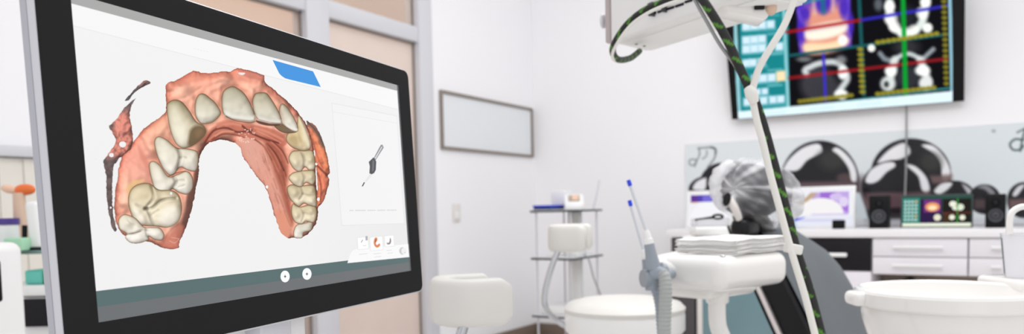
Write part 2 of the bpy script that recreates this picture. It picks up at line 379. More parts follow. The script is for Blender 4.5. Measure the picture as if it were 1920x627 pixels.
ui([(676, 455), (679, 450), (680, 450.5), (677, 455.5)], (120, 120, 120), .46)
ui([(680, 461), (686, 460.4), (686, 461.2), (680, 461.8)], (190, 190, 190), .46)
ui([(702, 447), (706, 446), (707, 451), (704, 456), (706, 460), (711, 457), (712, 461), (707, 465), (702, 462), (700, 455)], (222, 140, 96), .46, smooth=3)
ui([(703.5, 449), (705, 449), (704, 455), (702.5, 455)], (140, 70, 46), .5)
ui([(731, 446), (733, 452), (731, 458), (726, 459), (724, 455), (726, 456), (729, 455), (730, 451)], (150, 140, 138), .46, smooth=3)
for (x, y, l) in ((673, 477, 17), (700, 476, 14), (702, 482, 12), (724, 470, 11), (726, 475, 11)):
    for j in range(int(l/2)): ui(rect(x+j*2, x+j*2+1.4, y-j*.2, y-j*.2+1.1), (206, 206, 206), .46)
for j in range(34):
    if j not in (3, 12, 19, 26): ui(rect(655+j*2.6, 655+j*2.6+1.9, 394.5-.02*j, 395.9-.02*j), (196, 196, 196), .42)
ui([(754+6*math.cos(a), 471+7*math.sin(a)) for a in np.linspace(0, 2*PI, 20)[:-1]], (206, 206, 206), .4)
ui([(757+5*math.cos(a), 471+6*math.sin(a)) for a in np.linspace(0, 2*PI, 20)[:-1]], (240, 240, 240), .42)
ui([(758, 473), (759.5, 474), (758, 475)], (90, 90, 90), .44)
# scanner picture on the side panel
ui([(698, 301), (702, 303.5), (719, 277), (716.5, 271.5), (713.5, 272)], (140, 142, 145), .4)
ui([(702, 297), (704, 298), (716.5, 276), (715, 275)], (226, 228, 230), .44)
ui([(690.8, 304), (699.6, 295.5), (705, 303), (704.2, 319), (701, 325), (696, 327.3), (692, 325.5), (692.8, 312)], (84, 86, 90), .42)
ui([(698, 300), (701, 302), (700, 320), (697, 322)], (118, 120, 124), .46)
ui([(692, 327), (699, 327), (687, 341), (683, 341)], (232, 232, 233), .4); ui([(681.5, 342), (684, 342.5), (680, 350), (677.5, 350)], (84, 84, 86), .42)
for (x, y) in ((534, 519), (575, 514.3)):
    ui([(x+8.6*math.cos(a), y+11*math.sin(a)) for a in np.linspace(0, 2*PI, 33)[:-1]], (250, 251, 251), .36)
    ui([(x, y-3.6), (x+.9, y-.9), (x+2.9, y), (x+.9, y+.9), (x, y+3.6), (x-.9, y+.9), (x-2.9, y), (x-.9, y-.9)], (70, 78, 80), .4)
for (x0, x1, y) in ((363, 392, 91), (695, 714, 165), (170, 182, 296)):                  # faint marks in the page
    for j in range(5): ui(rect(x0+(x1-x0)*j/5, x0+(x1-x0)*(j+.7)/5, y+.25*(x1-x0)*j/5, y+.25*(x1-x0)*j/5+1.2), (236, 236, 236), .38)
display = obj('display', disp, PIX, mon, colors=np.array(dcol), normals=False, angle=0)

# ---- the scanned dental arch drawn on the display
def jaw():
    J = Ras(185, 120, 628, 478, .7, (243, 243, 243)); sh = J.X.shape
    def noise(cell, seed): return gblur(vnoise(sh, cell/.7, seed), 1.2)
    n26, n9, n4 = noise(26, 1), noise(9, 2), noise(4, 3); mask = np.zeros(sh)
    L = np.array((-.26, -.22, .94)); L /= np.linalg.norm(L)
    def path(pts, n=5):
        return crom(pts+pts[::-1][1:-1], n)[:n*(len(pts)-1)+1].tolist()
    def light(h, k):
        gy, gx = np.gradient(h, J.st); q = 1/np.sqrt((gx*k)**2+(gy*k)**2+1)
        return np.clip((-gx*k*L[0]-gy*k*L[1]+L[2])*q, 0, 1)
    def region(pts, smooth=4, jg=1.):
        d, iy, jx = J.sd(crom(pts, smooth)); full = np.full(sh, -60.); full[iy, jx] = d; return full+((n4-.5)*2.6+(n9-.5)*1.5)*jg
    dome = lambda d, R: R*np.sqrt(np.clip(1-(1-np.clip(d/R, 0, 1))**2, 0, 1))
    # --- gums and palate
    gum = region([(311, 159), (325, 152), (345, 142), (363, 132), (375, 135), (395, 137), (418, 133), (432, 134), (444, 127), (455, 129), (470, 133), (484, 137), (497, 141), (496, 153), (512, 166), (524, 177),
        (539, 189), (554, 205), (569, 224), (580, 245), (588, 275), (592, 310), (593, 345), (597, 372), (597, 392), (594, 417), (584, 434), (566, 446), (550, 446), (540, 448), (526, 437), (522, 426), (512, 398),
        (505, 372), (496, 350), (480, 331), (464, 308), (454, 294), (451, 278), (442, 270), (432, 266), (416, 263), (400, 266), (390, 271), (380, 284), (374, 300), (373, 320), (368, 354), (359, 395), (346, 434), (336, 456),
        (335, 466), (317, 469), (301, 464), (276, 454), (253, 456), (234, 443), (222, 430), (214, 396), (216, 354), (222, 320), (228, 296), (248, 268), (269, 241), (288, 228), (304, 217), (311, 205), (311, 185)], 3, .8)
    inside = gum > 0
    def wash(pts, col, alpha, soft, smooth=4):
        d, iy, jx = J.sd(crom(pts, smooth)); a = np.clip(d/soft+.3, 0, 1); a = a*a*(3-2*a)*alpha*inside[iy, jx]; J.put(a, col, iy, jx)
    h = dome(gum, 20)*.8+7*(n26-.5)*2+1.5*(n9-.5)*2
    # relief lines: soft ridges and creases across the gum
    D = Ras(185, 120, 628, 478, .7); D.img[:] = 0
    for pts, w, a in (([(314, 176), (345, 166), (380, 168), (420, 152)], 8, -.5), ([(330, 190), (356, 180), (378, 164)], 5, -.35), ([(430, 140), (456, 152), (480, 168)], 9, -.6), ([(486, 152), (512, 172), (530, 194)], 8, -.5),
                      ([(262, 262), (280, 296), (288, 322)], 9, -.6), ([(236, 300), (262, 318), (282, 340)], 10, .5), ([(312, 196), (312, 230), (300, 250)], 8, .5), ([(362, 180), (360, 200)], 6, .5), ([(412, 160), (412, 185)], 6, .5), ([(474, 168), (473, 190)], 6, .5)):
        t = Ras(185, 120, 628, 478, .7); t.line(path(pts), w, (1, 1, 1), 1, w*.8); D.img[..., 0] += a*t.img[..., 0]
    h = gblur(h+3.2*gblur(D.img[..., 0], 2), 1.6); lam = light(h, .75)
    deep = np.exp(-(np.clip(gum, 0, 99)/9)**2)
    base = np.ones(sh+(3,))*np.array((248, 178, 152.))+(n26[..., None]-.5)*np.array((6, 24, 22.))
    base -= deep[..., None]*np.array((24, 46, 44.))
    colg = base*(.36+.70*lam**1.6)[..., None]+(lam**14*16)[..., None]
    J.img = np.where(inside[..., None], colg, J.img); mask = np.maximum(mask, np.clip(gum+.5, 0, 1))
    wash([(311, 159), (345, 142), (375, 134), (432, 134), (480, 140), (500, 152), (470, 158), (430, 150), (390, 152), (350, 160), (318, 172)], (214, 128, 106), .45, 9)
    wash([(444, 127), (470, 133), (497, 141), (492, 152), (478, 150), (462, 146), (450, 138)], (196, 116, 102), .6, 5)
    wash([(447, 136), (460, 136.5), (456, 141), (449, 140)], (243, 240, 238), .95, 1.5)
    wash([(228, 300), (250, 276), (276, 270), (282, 300), (288, 335), (262, 340), (236, 336)], (242, 166, 148), .55, 14)
    wash([(256, 268), (272, 290), (284, 318), (286, 338), (274, 320), (262, 296)], (214, 132, 114), .55, 7)
    wash([(236, 352), (250, 338), (272, 336), (262, 350), (248, 372), (240, 372)], (240, 200, 138), .75, 7)
    wash([(290, 228), (312, 215), (318, 245), (300, 254), (285, 262), (272, 256)], (248, 184, 152), .5, 9)
    # shaded underside by the left molars
    wash([(376, 296), (374, 330), (368, 360), (360, 398), (348, 434), (338, 460), (330, 448), (338, 420), (346, 390), (350, 362), (360, 345), (364, 320)], (98, 66, 58), .85, 8)
    wash([(300, 446), (318, 436), (336, 420), (346, 426), (340, 452), (334, 468), (316, 469), (300, 462)], (206, 124, 104), .75, 9)
    for pts in ([(322, 446), (334, 448)], [(318, 452), (328, 456), (336, 448)]): J.line(path(pts), 1.4, (240, 190, 178), .6, 1.4)
    # palate, right arm: pink sheet, darker by the teeth, with fine streaks
    wash([(440, 266), (462, 258), (492, 268), (508, 300), (522, 330), (534, 365), (544, 400), (542, 446), (524, 438), (512, 396), (504, 370), (494, 348), (478, 328), (462, 306), (450, 288)], (226, 160, 140), .9, 7)
    wash([(494, 256), (520, 256), (536, 280), (543, 320), (541, 350), (548, 385), (554, 412), (546, 428), (536, 402), (526, 366), (514, 330), (504, 298), (494, 274)], (158, 82, 62), .85, 12)
    wash([(520, 390), (536, 400), (546, 428), (540, 448), (526, 438), (516, 404)], (226, 146, 116), .7, 9)
    wash([(452, 262), (478, 260), (490, 285), (494, 318), (480, 320), (462, 298)], (228, 168, 152), .6, 10)
    rs = np.random.RandomState(9)
    for i in range(44):
        x0 = 492+rs.rand()*42; y0 = 262+rs.rand()*118+(x0-492)*.8; l = 10+rs.rand()*22; dx = .34*l+rs.randn()*1.5
        J.line([(x0, y0), (x0+dx*.5+rs.randn()*.6, y0+l*.5), (x0+dx, y0+l)], .8+rs.rand()*1.6, (104, 46, 34) if i % 3 else (226, 146, 120), .12+.22*rs.rand(), 3)
    for i in range(20):
        x0 = 462+rs.rand()*36; y0 = 270+rs.rand()*50; J.line([(x0, y0), (x0+3, y0+8)], 1.5, (188, 112, 96) if i % 2 else (238, 186, 170), .25, 2)
    # folds behind the incisors
    wash([(380, 262), (398, 238), (425, 228), (455, 232), (480, 234), (508, 240), (530, 250), (540, 268), (524, 278), (498, 268), (470, 262), (440, 254), (415, 256), (394, 268)], (188, 104, 84), .8, 6)
    wash([(404, 232), (424, 224), (446, 228), (470, 232), (468, 238), (440, 236), (416, 240)], (214, 132, 108), .8, 5)
    for pts, col, w, a in (([(384, 268), (400, 246), (424, 240), (446, 248), (472, 244)], (98, 44, 34), 3.2, .8), ([(398, 262), (418, 252), (440, 253), (458, 258)], (110, 52, 40), 2.4, .7), ([(392, 254), (406, 240), (420, 236)], (120, 60, 46), 2.4, .6),
                      ([(454, 236), (472, 250), (500, 262), (522, 268)], (92, 40, 30), 3.4, .8), ([(478, 240), (502, 248), (530, 262)], (226, 146, 120), 4.5, .75), ([(482, 246), (504, 256), (526, 268)], (236, 166, 140), 2, .6), ([(408, 239), (430, 232), (452, 236)], (228, 150, 126), 3.5, .7),
                      ([(404, 255), (418, 247), (438, 247)], (234, 164, 140), 3, .75), ([(392, 262), (402, 254)], (226, 150, 126), 3, .6), ([(478, 262), (496, 276), (510, 300)], (98, 42, 32), 2.6, .65), ([(500, 270), (518, 290), (532, 320)], (88, 38, 28), 2.8, .7), ([(514, 268), (530, 284), (540, 306)], (96, 42, 32), 2.4, .6),
                      ([(508, 266), (526, 284), (538, 308)], (220, 136, 112), 2.4, .6), ([(490, 268), (506, 290), (522, 322)], (216, 132, 110), 2.4, .65), ([(498, 268), (514, 290), (526, 316)], (214, 128, 104), 2., .6)):
        J.line(path(pts), w, col, a, 2.6)
    for i in range(30): J.ell(446+rs.rand()*32, 242+rs.rand()*26, .7+rs.rand()*1.3, .6+rs.rand()*.9, (248, 226, 216), .7, .75)
    # --- torn outer flaps
    def flap(pts, c, seed, jg=.8, relief=1.):
        nonlocal mask
        d = region(pts, 3, jg); h = gblur(dome(d, 9)*.6+relief*(9*(noise(9, seed)-.5)+3*(noise(4, seed+1)-.5)), 1.6); l = light(h, 1.)
        a = np.clip(d+.5, 0, 1)[..., None]; col = np.asarray(c, float)*(.30+.78*l**1.3)[..., None]; J.img = J.img*(1-a)+col*a; mask = np.maximum(mask, a[..., 0])
    flap([(233, 189), (243, 177), (258, 161), (273, 150), (283, 156), (268, 164), (252, 175), (242, 188)], (122, 98, 98), 21, .5)
    J.line(path([(252, 170), (264, 158), (272, 153)]), 4, (196, 128, 112), .6, 3)
    flap([(255, 184), (247, 197), (244, 214), (246, 232), (249, 250), (250, 268), (243, 282), (232, 290), (222, 300), (216, 314), (211, 340), (212, 395), (216, 420), (220, 432), (212, 433), (204, 402), (199, 363), (199, 331), (193, 303), (200, 292),
          (214, 272), (216, 260), (209, 248), (205, 236), (220, 221), (233, 202)], (224, 142, 126), 31)
    dk = np.clip((J.Y-286)/16, 0, 1)*np.clip((226-J.X)/8, 0, 1)*(1-inside)+np.clip((218-J.Y)/18, 0, 1)*np.clip((262-J.X)/4, 0, 1)+np.clip((218-J.X)/8, 0, 1)*np.clip(1-abs(J.Y-236)/14, 0, 1)
    dk = np.clip(dk, 0, 1)*(mask > .02)*(1-inside); tone = (88+30*(n4-.5)+30*(n9-.5))[..., None]*np.array((1, .94, .94)); J.img = J.img*(1-dk[..., None]*.86)+tone*dk[..., None]*.86
    flap([(574, 227), (582, 230), (591, 235), (604, 260), (609, 275), (616, 301), (619, 324), (615, 330), (618, 340), (612, 363), (607, 378), (598, 388), (594, 386), (595, 352), (592, 310), (589, 282), (582, 252)], (232, 134, 98), 41, .6, .6)
    J.line(path([(575, 229), (588, 240), (600, 258), (606, 274)]), 7, (78, 74, 72), .85, 6)
    for pts, col, w, a in (([(592, 308), (606, 322), (617, 332)], (92, 42, 38), 3.5, .75), ([(596, 325), (602, 350), (601, 378)], (126, 58, 52), 3, .7), ([(590, 255), (602, 286), (612, 314)], (246, 160, 112), 3, .6), ([(586, 262), (596, 296), (606, 316)], (168, 78, 56), 2.4, .6), ([(607, 336), (610, 352), (604, 372)], (206, 110, 96), 3, .6)):
        J.line(path(pts), w, col, a, 3)
    # --- teeth: one outline each, cusps as bumps, grooves between
    def tooth(pts, c=(238, 226, 202), R=11., bumps=(), grooves=(), k=.84, edge=.9, top=.16, seed=0, smooth=4, sheen=1.):
        nonlocal mask
        g_, iy, jx = J.sd(crom([(x, y) for x, y in pts], smooth)); d = g_; X = J.X[iy, jx]; Y = J.Y[iy, jx]; a = np.clip(d/.9+.5, 0, 1)
        h = dome(d, R)*.75+.8*(noise(9, 50+seed)[iy, jx]-.5)*2
        for x, y, r, hh in bumps: h = h+hh*np.exp(-((X-x)**2+(Y-y)**2)/(r*r))
        for p, w, dep in grooves:
            t = Ras(X[0, 0], Y[0, 0], X[0, -1], Y[-1, 0], J.st); t.x = X[0]; t.y = Y[:, 0]; t.X, t.Y = X, Y; t.img = np.zeros(X.shape+(3,)); t.line(path(p), w, (1, 1, 1), 1, w); h = h-dep*gblur(t.img[..., 0], 1.2)
        h = gblur(h, 1.5); l = light(h, k); c = np.asarray(c, float)
        gx = np.gradient(h, J.st, axis=0); cav = np.clip(gblur(h, 5)-h, 0, 9)                            # crevices
        s = .46+.56*l**1.3; col = c*s[..., None]
        dim = np.clip(1-s, 0, 1)[..., None]; col = col*(1-.42*dim)+np.array((172, 124, 76.))*.42*dim
        y0, y1 = min(p[1] for p in pts), max(p[1] for p in pts); v = np.clip((Y-y0)/(y1-y0), 0, 1)[..., None]
        col = col*(1-(top+.03)*(1-v)**1.5)-np.array((0, 3, 12.))*(1-v)+np.array((6, 10, 18.))*v*sheen
        col = col*(1-.13*np.clip(cav, 0, 4.5)[..., None])
        warm = np.exp(-(np.clip(d, 0, 99)/2.2)**2)[..., None]; col = col*(1-.34*warm)+np.array((150, 108, 66.))*.34*warm
        dark = np.exp(-((d-.1)/edge)**2)[..., None]; col = col*(1-.68*dark)+np.array((84, 54, 36.))*.68*dark
        J.put(a, np.clip(col, 0, 255), iy, jx); mask[iy, jx] = np.maximum(mask[iy, jx], a)
    def halo(pts, w=5, al=.3, col=(150, 84, 62)):
        d, iy, jx = J.sd(crom(pts, 4)); J.put(np.exp(-((d+1)/w)**2)*(d < 1)*al*inside[iy, jx], col, iy, jx)
    W1 = (246, 238, 220); W2 = (250, 234, 200); W3 = (250, 243, 228); TAN = (226, 202, 156)
    # right arm, back to front
    tooth([(550, 436), (556, 422), (572, 418), (586, 414), (584, 432), (570, 437), (567, 447), (553, 447)], W3, 7, [(560, 434, 6, 2), (578, 424, 5, 2)], seed=1)
    tooth([(546, 400), (549, 382), (562, 388), (580, 384), (592, 388), (594, 404), (588, 418), (574, 416), (566, 421), (553, 417)], W2, 8, [(556, 404, 6, 4), (584, 396, 5, 3), (580, 410, 5, 2)], [([(566, 392), (570, 404), (566, 416)], 2.5, 2.2), ([(570, 400), (586, 404)], 2, 1.5)], seed=3)
    tooth([(538, 353), (547, 346), (562, 349), (578, 347), (590, 350), (593, 368), (593, 387), (580, 386), (570, 382), (561, 388), (551, 382), (542, 370)], W2, 10, [(552, 362, 8, 5), (584, 358, 5, 3), (584, 378, 6, 4), (556, 380, 5, 2)], [([(566, 352), (568, 364), (562, 374)], 3, 2.5), ([(568, 364), (578, 367), (590, 368)], 2.4, 2.2)], seed=6)
    tooth([(541, 333), (549, 324), (562, 321), (578, 319), (589, 321), (592, 336), (586, 347), (574, 343), (565, 351), (553, 348), (545, 341)], W2, 9, [(555, 337, 7, 4.5), (583, 332, 6, 4)], [([(568, 324), (571, 335), (568, 346)], 3, 3)], seed=9)
    tooth([(541, 296), (548, 284), (562, 282), (578, 281), (587, 284), (591, 300), (590, 317), (580, 320), (572, 314), (564, 322), (554, 320), (545, 309)], W2, 10, [(554, 306, 8, 5), (582, 300, 6, 5)], [([(566, 286), (571, 300), (570, 314)], 3.4, 3.4)], seed=11)
    # right canine: broad shaded inner side, bright front edge
    tooth([(536, 262), (540, 250), (554, 244), (558, 222), (562, 218), (570, 235), (578, 256), (583, 272), (580, 281), (568, 284), (552, 279), (542, 272)], TAN, 13, [(574, 262, 7, 3)], [([(560, 240), (563, 260), (570, 276)], 3, 1.5)], seed=13, top=.05)
    J.poly([(559, 222), (564, 224), (573, 242), (581, 266), (579, 277), (573, 270), (566, 250)], (250, 240, 212), 6, .75, 3)
    J.poly([(540, 262), (546, 254), (556, 256), (560, 270), (552, 274)], (170, 142, 96), 8, .5, 3)
    tooth([(514, 236), (528, 231), (545, 240), (557, 247), (545, 250), (528, 248)], (126, 102, 76), 6, seed=15, top=0)
    tooth([(523, 212), (524, 201), (529, 194.5), (537, 199), (548, 215), (557, 232), (559, 246), (550, 246), (535, 238), (526, 228)], W1, 11, seed=16)
    J.poly([(536, 232), (550, 240), (558, 242), (557, 246), (549, 245), (537, 237)], (250, 246, 236), 3, .7, 3)
    # incisors
    for p in ([(473, 193), (489, 173.5), (511, 189), (528, 224), (506, 230), (476, 210)], [(415, 184), (430, 163), (457, 174), (478, 224), (432, 223), (416, 203)], [(365, 205), (375, 176), (404, 193), (414, 210), (384, 233), (367, 219)], [(312, 203), (327, 187), (356, 209), (386, 250), (341, 278), (318, 240)]): halo(p, 5, .22)
    tooth([(473, 193), (475, 182), (480, 175), (489, 173.5), (500, 175), (511, 189), (522, 208), (528, 224), (526, 232), (506, 230), (484, 224), (476, 210)], (236, 228, 206), 15, [(502, 208, 14, 1.2)], seed=17, top=.2)
    J.poly([(480, 226), (505, 231), (527, 232.5), (520, 236), (502, 236), (486, 232)], (70, 48, 38), 2, .85, 3)
    J.poly([(482, 218), (506, 224), (527, 226), (527, 232), (506, 231), (484, 225)], (250, 247, 238), 6, .7)
    tooth([(415.5, 184), (419, 171), (429, 163.5), (441, 163), (457, 174), (468, 191), (476, 210), (478.5, 224), (469, 228), (432, 223), (420, 215), (416, 203)], (236, 229, 208), 17, [(446, 200, 18, 1.4)], seed=18, top=.2)
    J.poly([(421, 208), (436, 214), (470, 219), (478, 217), (477, 226), (469, 228), (434, 223), (422, 216)], (250, 248, 240), 7, .7)
    J.line(path([(424, 218), (440, 226), (468, 230), (478, 228)]), 2, (84, 60, 46), .6, 1.6)
    tooth([(365, 205), (367, 187), (374, 176.5), (384, 176.5), (394, 184), (404, 193), (414, 210), (410, 220), (398, 230), (384, 233), (375, 231), (367, 219)], (242, 234, 212), 15, [(390, 212, 14, 2)], seed=19, top=.2)
    J.poly([(386, 229), (399, 226), (411, 215), (412, 219), (400, 231), (387, 234)], (146, 122, 98), 3, .5)
    tooth([(312, 203), (316, 192), (327, 187), (341, 191), (356, 209), (368, 228), (382, 236), (386, 250), (372, 266), (356, 276), (341, 278), (328, 267), (318, 240)], (242, 230, 200), 20, [(342, 252, 14, 3)], seed=20, top=.22)
    J.poly([(356, 246), (366, 236), (380, 237), (387, 248), (373, 266), (358, 275), (352, 268)], (104, 80, 54), 7, .85, 4)
    J.poly([(366, 248), (376, 242), (381, 249), (370, 260)], (146, 116, 84), 7, .6, 3)
    J.poly([(318, 208), (330, 200), (346, 230), (350, 258), (341, 272), (330, 262), (322, 236)], (254, 248, 230), 14, .55, 4)
    # left arm, front to back: each premolar is a bright outer cusp and a lower inner cusp
    halo([(289, 266), (314, 263), (337, 298), (326, 328), (303, 312)], 6, .3)
    tooth([(289, 266), (297, 256), (314, 263), (331, 277), (352, 279), (370, 285), (372, 305), (367, 321), (352, 320), (338, 314), (326, 328), (316, 328), (303, 312), (293, 288)], W1, 12, [(312, 300, 13, 6), (322, 318, 8, 4), (358, 302, 9, 4)], [([(333, 276), (338, 294), (333, 318)], 5, 6), ([(338, 296), (350, 296)], 2.5, 2)], seed=21, top=.1)
    tooth([(279, 309), (288, 302), (301, 311), (316, 331), (333, 327), (350, 321), (361, 332), (362, 352), (352, 365), (336, 362), (324, 355), (315, 361), (301, 365), (291, 358), (283, 334)], W1, 12, [(300, 336, 13, 6), (308, 352, 8, 3), (350, 344, 10, 4)], [([(324, 330), (330, 342), (322, 356)], 4.5, 5.5), ([(332, 340), (346, 338)], 3, 2.5), ([(334, 352), (346, 348)], 2.5, 2)], seed=23, top=.1)
    J.line(path([(316, 331), (330, 325), (348, 321)]), 1.6, (96, 66, 46), .7, 1.4)
    J.poly([(287, 308), (298, 314), (312, 336), (314, 352), (303, 360), (294, 348)], (254, 248, 234), 10, .5, 4); J.poly([(298, 262), (314, 270), (326, 292), (326, 318), (316, 322), (304, 302)], (254, 248, 234), 10, .45, 4)
    tooth([(240, 378), (244, 358), (258, 346), (280, 344), (298, 356), (322, 357), (337, 369), (341, 395), (334, 416), (315, 427), (292, 425), (270, 424), (254, 419), (245, 400)], (252, 238, 208), 15,
          [(264, 362, 14, 5), (292, 372, 9, 3), (256, 398, 10, 5), (268, 412, 9, 4), (318, 404, 16, 8), (318, 374, 10, 4), (330, 392, 8, 3)],
          [([(284, 348), (288, 370), (276, 388), (272, 392)], 4, 4), ([(272, 392), (286, 390), (304, 376), (330, 372)], 4, 4.5), ([(276, 392), (282, 406), (288, 424)], 3.5, 4), ([(254, 384), (272, 391)], 3, 2), ([(284, 404), (298, 394)], 2.5, 2)], seed=25, top=.12, k=1.)
    J.poly([(300, 400), (318, 386), (334, 392), (334, 412), (318, 424), (302, 418)], (254, 250, 240), 10, .55, 4); J.poly([(248, 392), (258, 392), (268, 408), (270, 418), (258, 414)], (254, 248, 234), 7, .55, 4); J.poly([(250, 362), (266, 350), (282, 356), (284, 372), (266, 380), (252, 376)], (246, 228, 190), 10, .4, 4)
    tooth([(222, 412), (234, 402), (255, 410), (270, 426), (286, 426), (300, 428), (308, 440), (304, 451), (290, 450), (279, 444), (279, 450), (262, 457), (244, 456), (234, 446), (236, 438), (224, 430)], W3, 9,
          [(240, 420, 9, 4), (258, 430, 7, 2), (260, 448, 10, 4), (292, 438, 9, 4)], [([(234, 440), (252, 438), (268, 432), (280, 432)], 2.6, 3.5), ([(274, 428), (276, 442), (282, 450)], 3, 3), ([(240, 412), (248, 420), (262, 424)], 2, 1.5)], seed=30, top=.04)
    J.line(path([(236, 440), (250, 438), (264, 434)]), 1.4, (92, 62, 46), .6, 1.3); J.line(path([(306, 452), (318, 434), (334, 420)]), 4, (150, 92, 74), .4, 4)
    mask = (gblur(mask, .7) > .5)
    for (x, y, rx, ry) in ((230, 271, 6, 5.2), (209, 291, 4, 3.6), (216.5, 326, 4.4, 19), (207.5, 390, 1.5, 1.6), (597, 374, 2.3, 3), (593, 308, 1.6, 2), (500.5, 351, 2, 2.4), (321, 363, 1.8, 2.2)): mask &= ((J.X-x)/rx)**2+((J.Y-y)/ry)**2 > 1
    return J, mask
J, jm = jaw()
mb, C = J.mesh(S(0, 0, .55), NV, jm)
obj('scan_image', mb, PIX, display, colors=C, normals=False, angle=0)
# support under the monitor
c = onp(500, 640, S(0, 0, -30), NV)
obj('stand_neck', MB().box(c+Vector((0, 0, -.03)), (.05, .03, .12), rotz(math.atan2(hv.y, hv.x)), .004), M['silver_l'], mon)
obj('mount_plate', MB().box(S(276, 20, -50), (.12, .03, .12), rotz(math.atan2(hv.y, hv.x)), .006), M['silver_l'], mon)
q = S(276, -160, -50)
obj('stand_column', MB().box((q.x, q.y, .5), (.09, .05, .94), rotz(math.atan2(hv.y, hv.x)), .012).prism([S(196, -100, -36), S(330, -100, -36), S(320, -155, -36), S(215, -155, -36)], -NV*.03, .004), M['white'], mon)
obj('stand_base', MB().box((q.x, q.y, .025), (.42, .34, .05), rotz(math.atan2(hv.y, hv.x)), .015), M['white'], mon)

# ================================================================== STOOLS
def make_stool():
    c = P(1170, 566, 2.39); zt = c.z
    root = empty('assistant_stool', (c.x, c.y, 0), 'white round-seated stool with a curved backrest, its whole seat in view beside the wheeled trolley', 'stool', 'white padded stools')
    obj('seat_cushion', MB().lathe((c.x, c.y, zt), [(.0, .012), (.08, .011), (.14, .007), (.175, -.002), (.19, -.018), (.188, -.03), (.0, -.03)], 56), M['leather'], root)
    obj('seat_shell', MB().lathe((c.x, c.y, zt), [(.0, -.03), (.186, -.03), (.188, -.04), (.188, -.085), (.176, -.1), (.0, -.1)], 56), M['white'], root)
    # curved padded bar, opening toward the seat
    ro = math.radians(18); e1 = R0*math.cos(ro)-F0*math.sin(ro); e2 = F0*math.cos(ro)+R0*math.sin(ro)   # e1 toward the open side, e2 from near to far wing
    cc = P(1069, 446, 2.43); path = []
    for a in np.linspace(0, 1, 31):
        if a < .36: u, v = .058-.073*a/.36, -.058
        elif a < .64: th = (a-.36)/.28*PI; u, v = -.015-.034*math.sin(th), -.058*math.cos(th)
        else: u, v = -.015+.073*(a-.64)/.36, .058
        path.append((u, v))
    vs, fs = [], []; n = len(path); prof = []
    hh, tk = .043, .021
    for k in range(20):
        a = 2*PI*k/20; ca, sa = math.cos(a), math.sin(a)
        prof.append((tk*math.copysign(abs(ca)**.5, ca), hh*math.copysign(abs(sa)**.45, sa)))
    for i, (u, v) in enumerate(path):
        a_, b_ = path[max(i-1, 0)], path[min(i+1, n-1)]; t = Vector((b_[0]-a_[0], b_[1]-a_[1])).normalized(); nn = Vector((-t.y, t.x))
        sc = 1 if 1 < i < n-2 else (.93 if i in (1, n-2) else .72)
        off = .006 if i == 0 else 0
        for x, z in prof: vs.append(cc+e1*(u+off+nn.x*x*sc)+e2*(v+nn.y*x*sc)+ZA*(z*sc))
    m = len(prof)
    for i in range(n-1):
        for k in range(m): fs.append((i*m+k, i*m+(k+1) % m, (i+1)*m+(k+1) % m, (i+1)*m+k))
    fs += [tuple(range(m)), tuple((n-1)*m+k for k in range(m))]
    obj('backrest', MB().add(vs, fs), M['leather'], root, angle=60)
    obj('backrest_post', MB().tube([cc+e1*-.02+e2*-.058-ZA*.03, P(1034, 502, 2.38), P(1022, 550, 2.38), P(1024, 578, 2.38), P(1042, 600, 2.39), P(1075, 616, 2.39), (c.x-.02, c.y, zt-.108)], .0095, 12, 7), M['chrome'], root)
    obj('gas_column', MB().cyl((c.x, c.y, .1), (c.x, c.y, zt-.1), [.03, .024]).cyl((c.x, c.y, .07), (c.x, c.y, .16), .045), M['chrome'], root)
    obj('foot_ring', MB().tube([(c.x+.17*math.cos(a), c.y+.17*math.sin(a), .3) for a in np.linspace(0, 2*PI, 33)], .009, 8).tube([(c.x-.17, c.y, .3), (c.x+.17, c.y, .3)], .007, 8), M['chrome'], root)
    for k in range(5):
        a = 2*PI*k/5+.3; e = Vector((c.x+.24*math.cos(a), c.y+.24*math.sin(a), .075))
        l = obj('leg', MB().tube([(c.x, c.y, .1), e], [.024, .016], 10), M['chrome'], root)
        obj('caster', MB().cyl((e.x-.012*math.sin(a), e.y+.012*math.cos(a), .027), (e.x+.012*math.sin(a), e.y-.012*math.cos(a), .027), .027, 16).cyl((e.x, e.y, .04), (e.x, e.y, .08), .008, 8), M['dark'], l)
    return root, cc
st1, ccB = make_stool()
st2 = copy_tree(st1)
ta_ = P(877, 562, 1.41); dl = math.radians(36); of = Vector((ccB.x-st1.location.x, ccB.y-st1.location.y, 0)); of.rotate(Euler((0, 0, dl)))
st2.rotation_euler.z = dl; st2.location = (ta_.x-of.x, ta_.y-of.y, 0); d_ = ta_-ccB
# the near stool is set lower: same parts, shorter column
dz = d_.z
for ch in st2.children:
    nm = ch.name.split('.')[0]
    if nm in ('seat_cushion', 'seat_shell', 'backrest', 'backrest_post'): ch.location.z += dz
    if nm == 'gas_column': ch.scale.z = (st1.children[0].data.vertices[0].co.z+dz-.1)/(st1.children[0].data.vertices[0].co.z-.1)
st2['label'] = 'nearer white padded stool right beside the monitor edge, showing only its curved backrest'

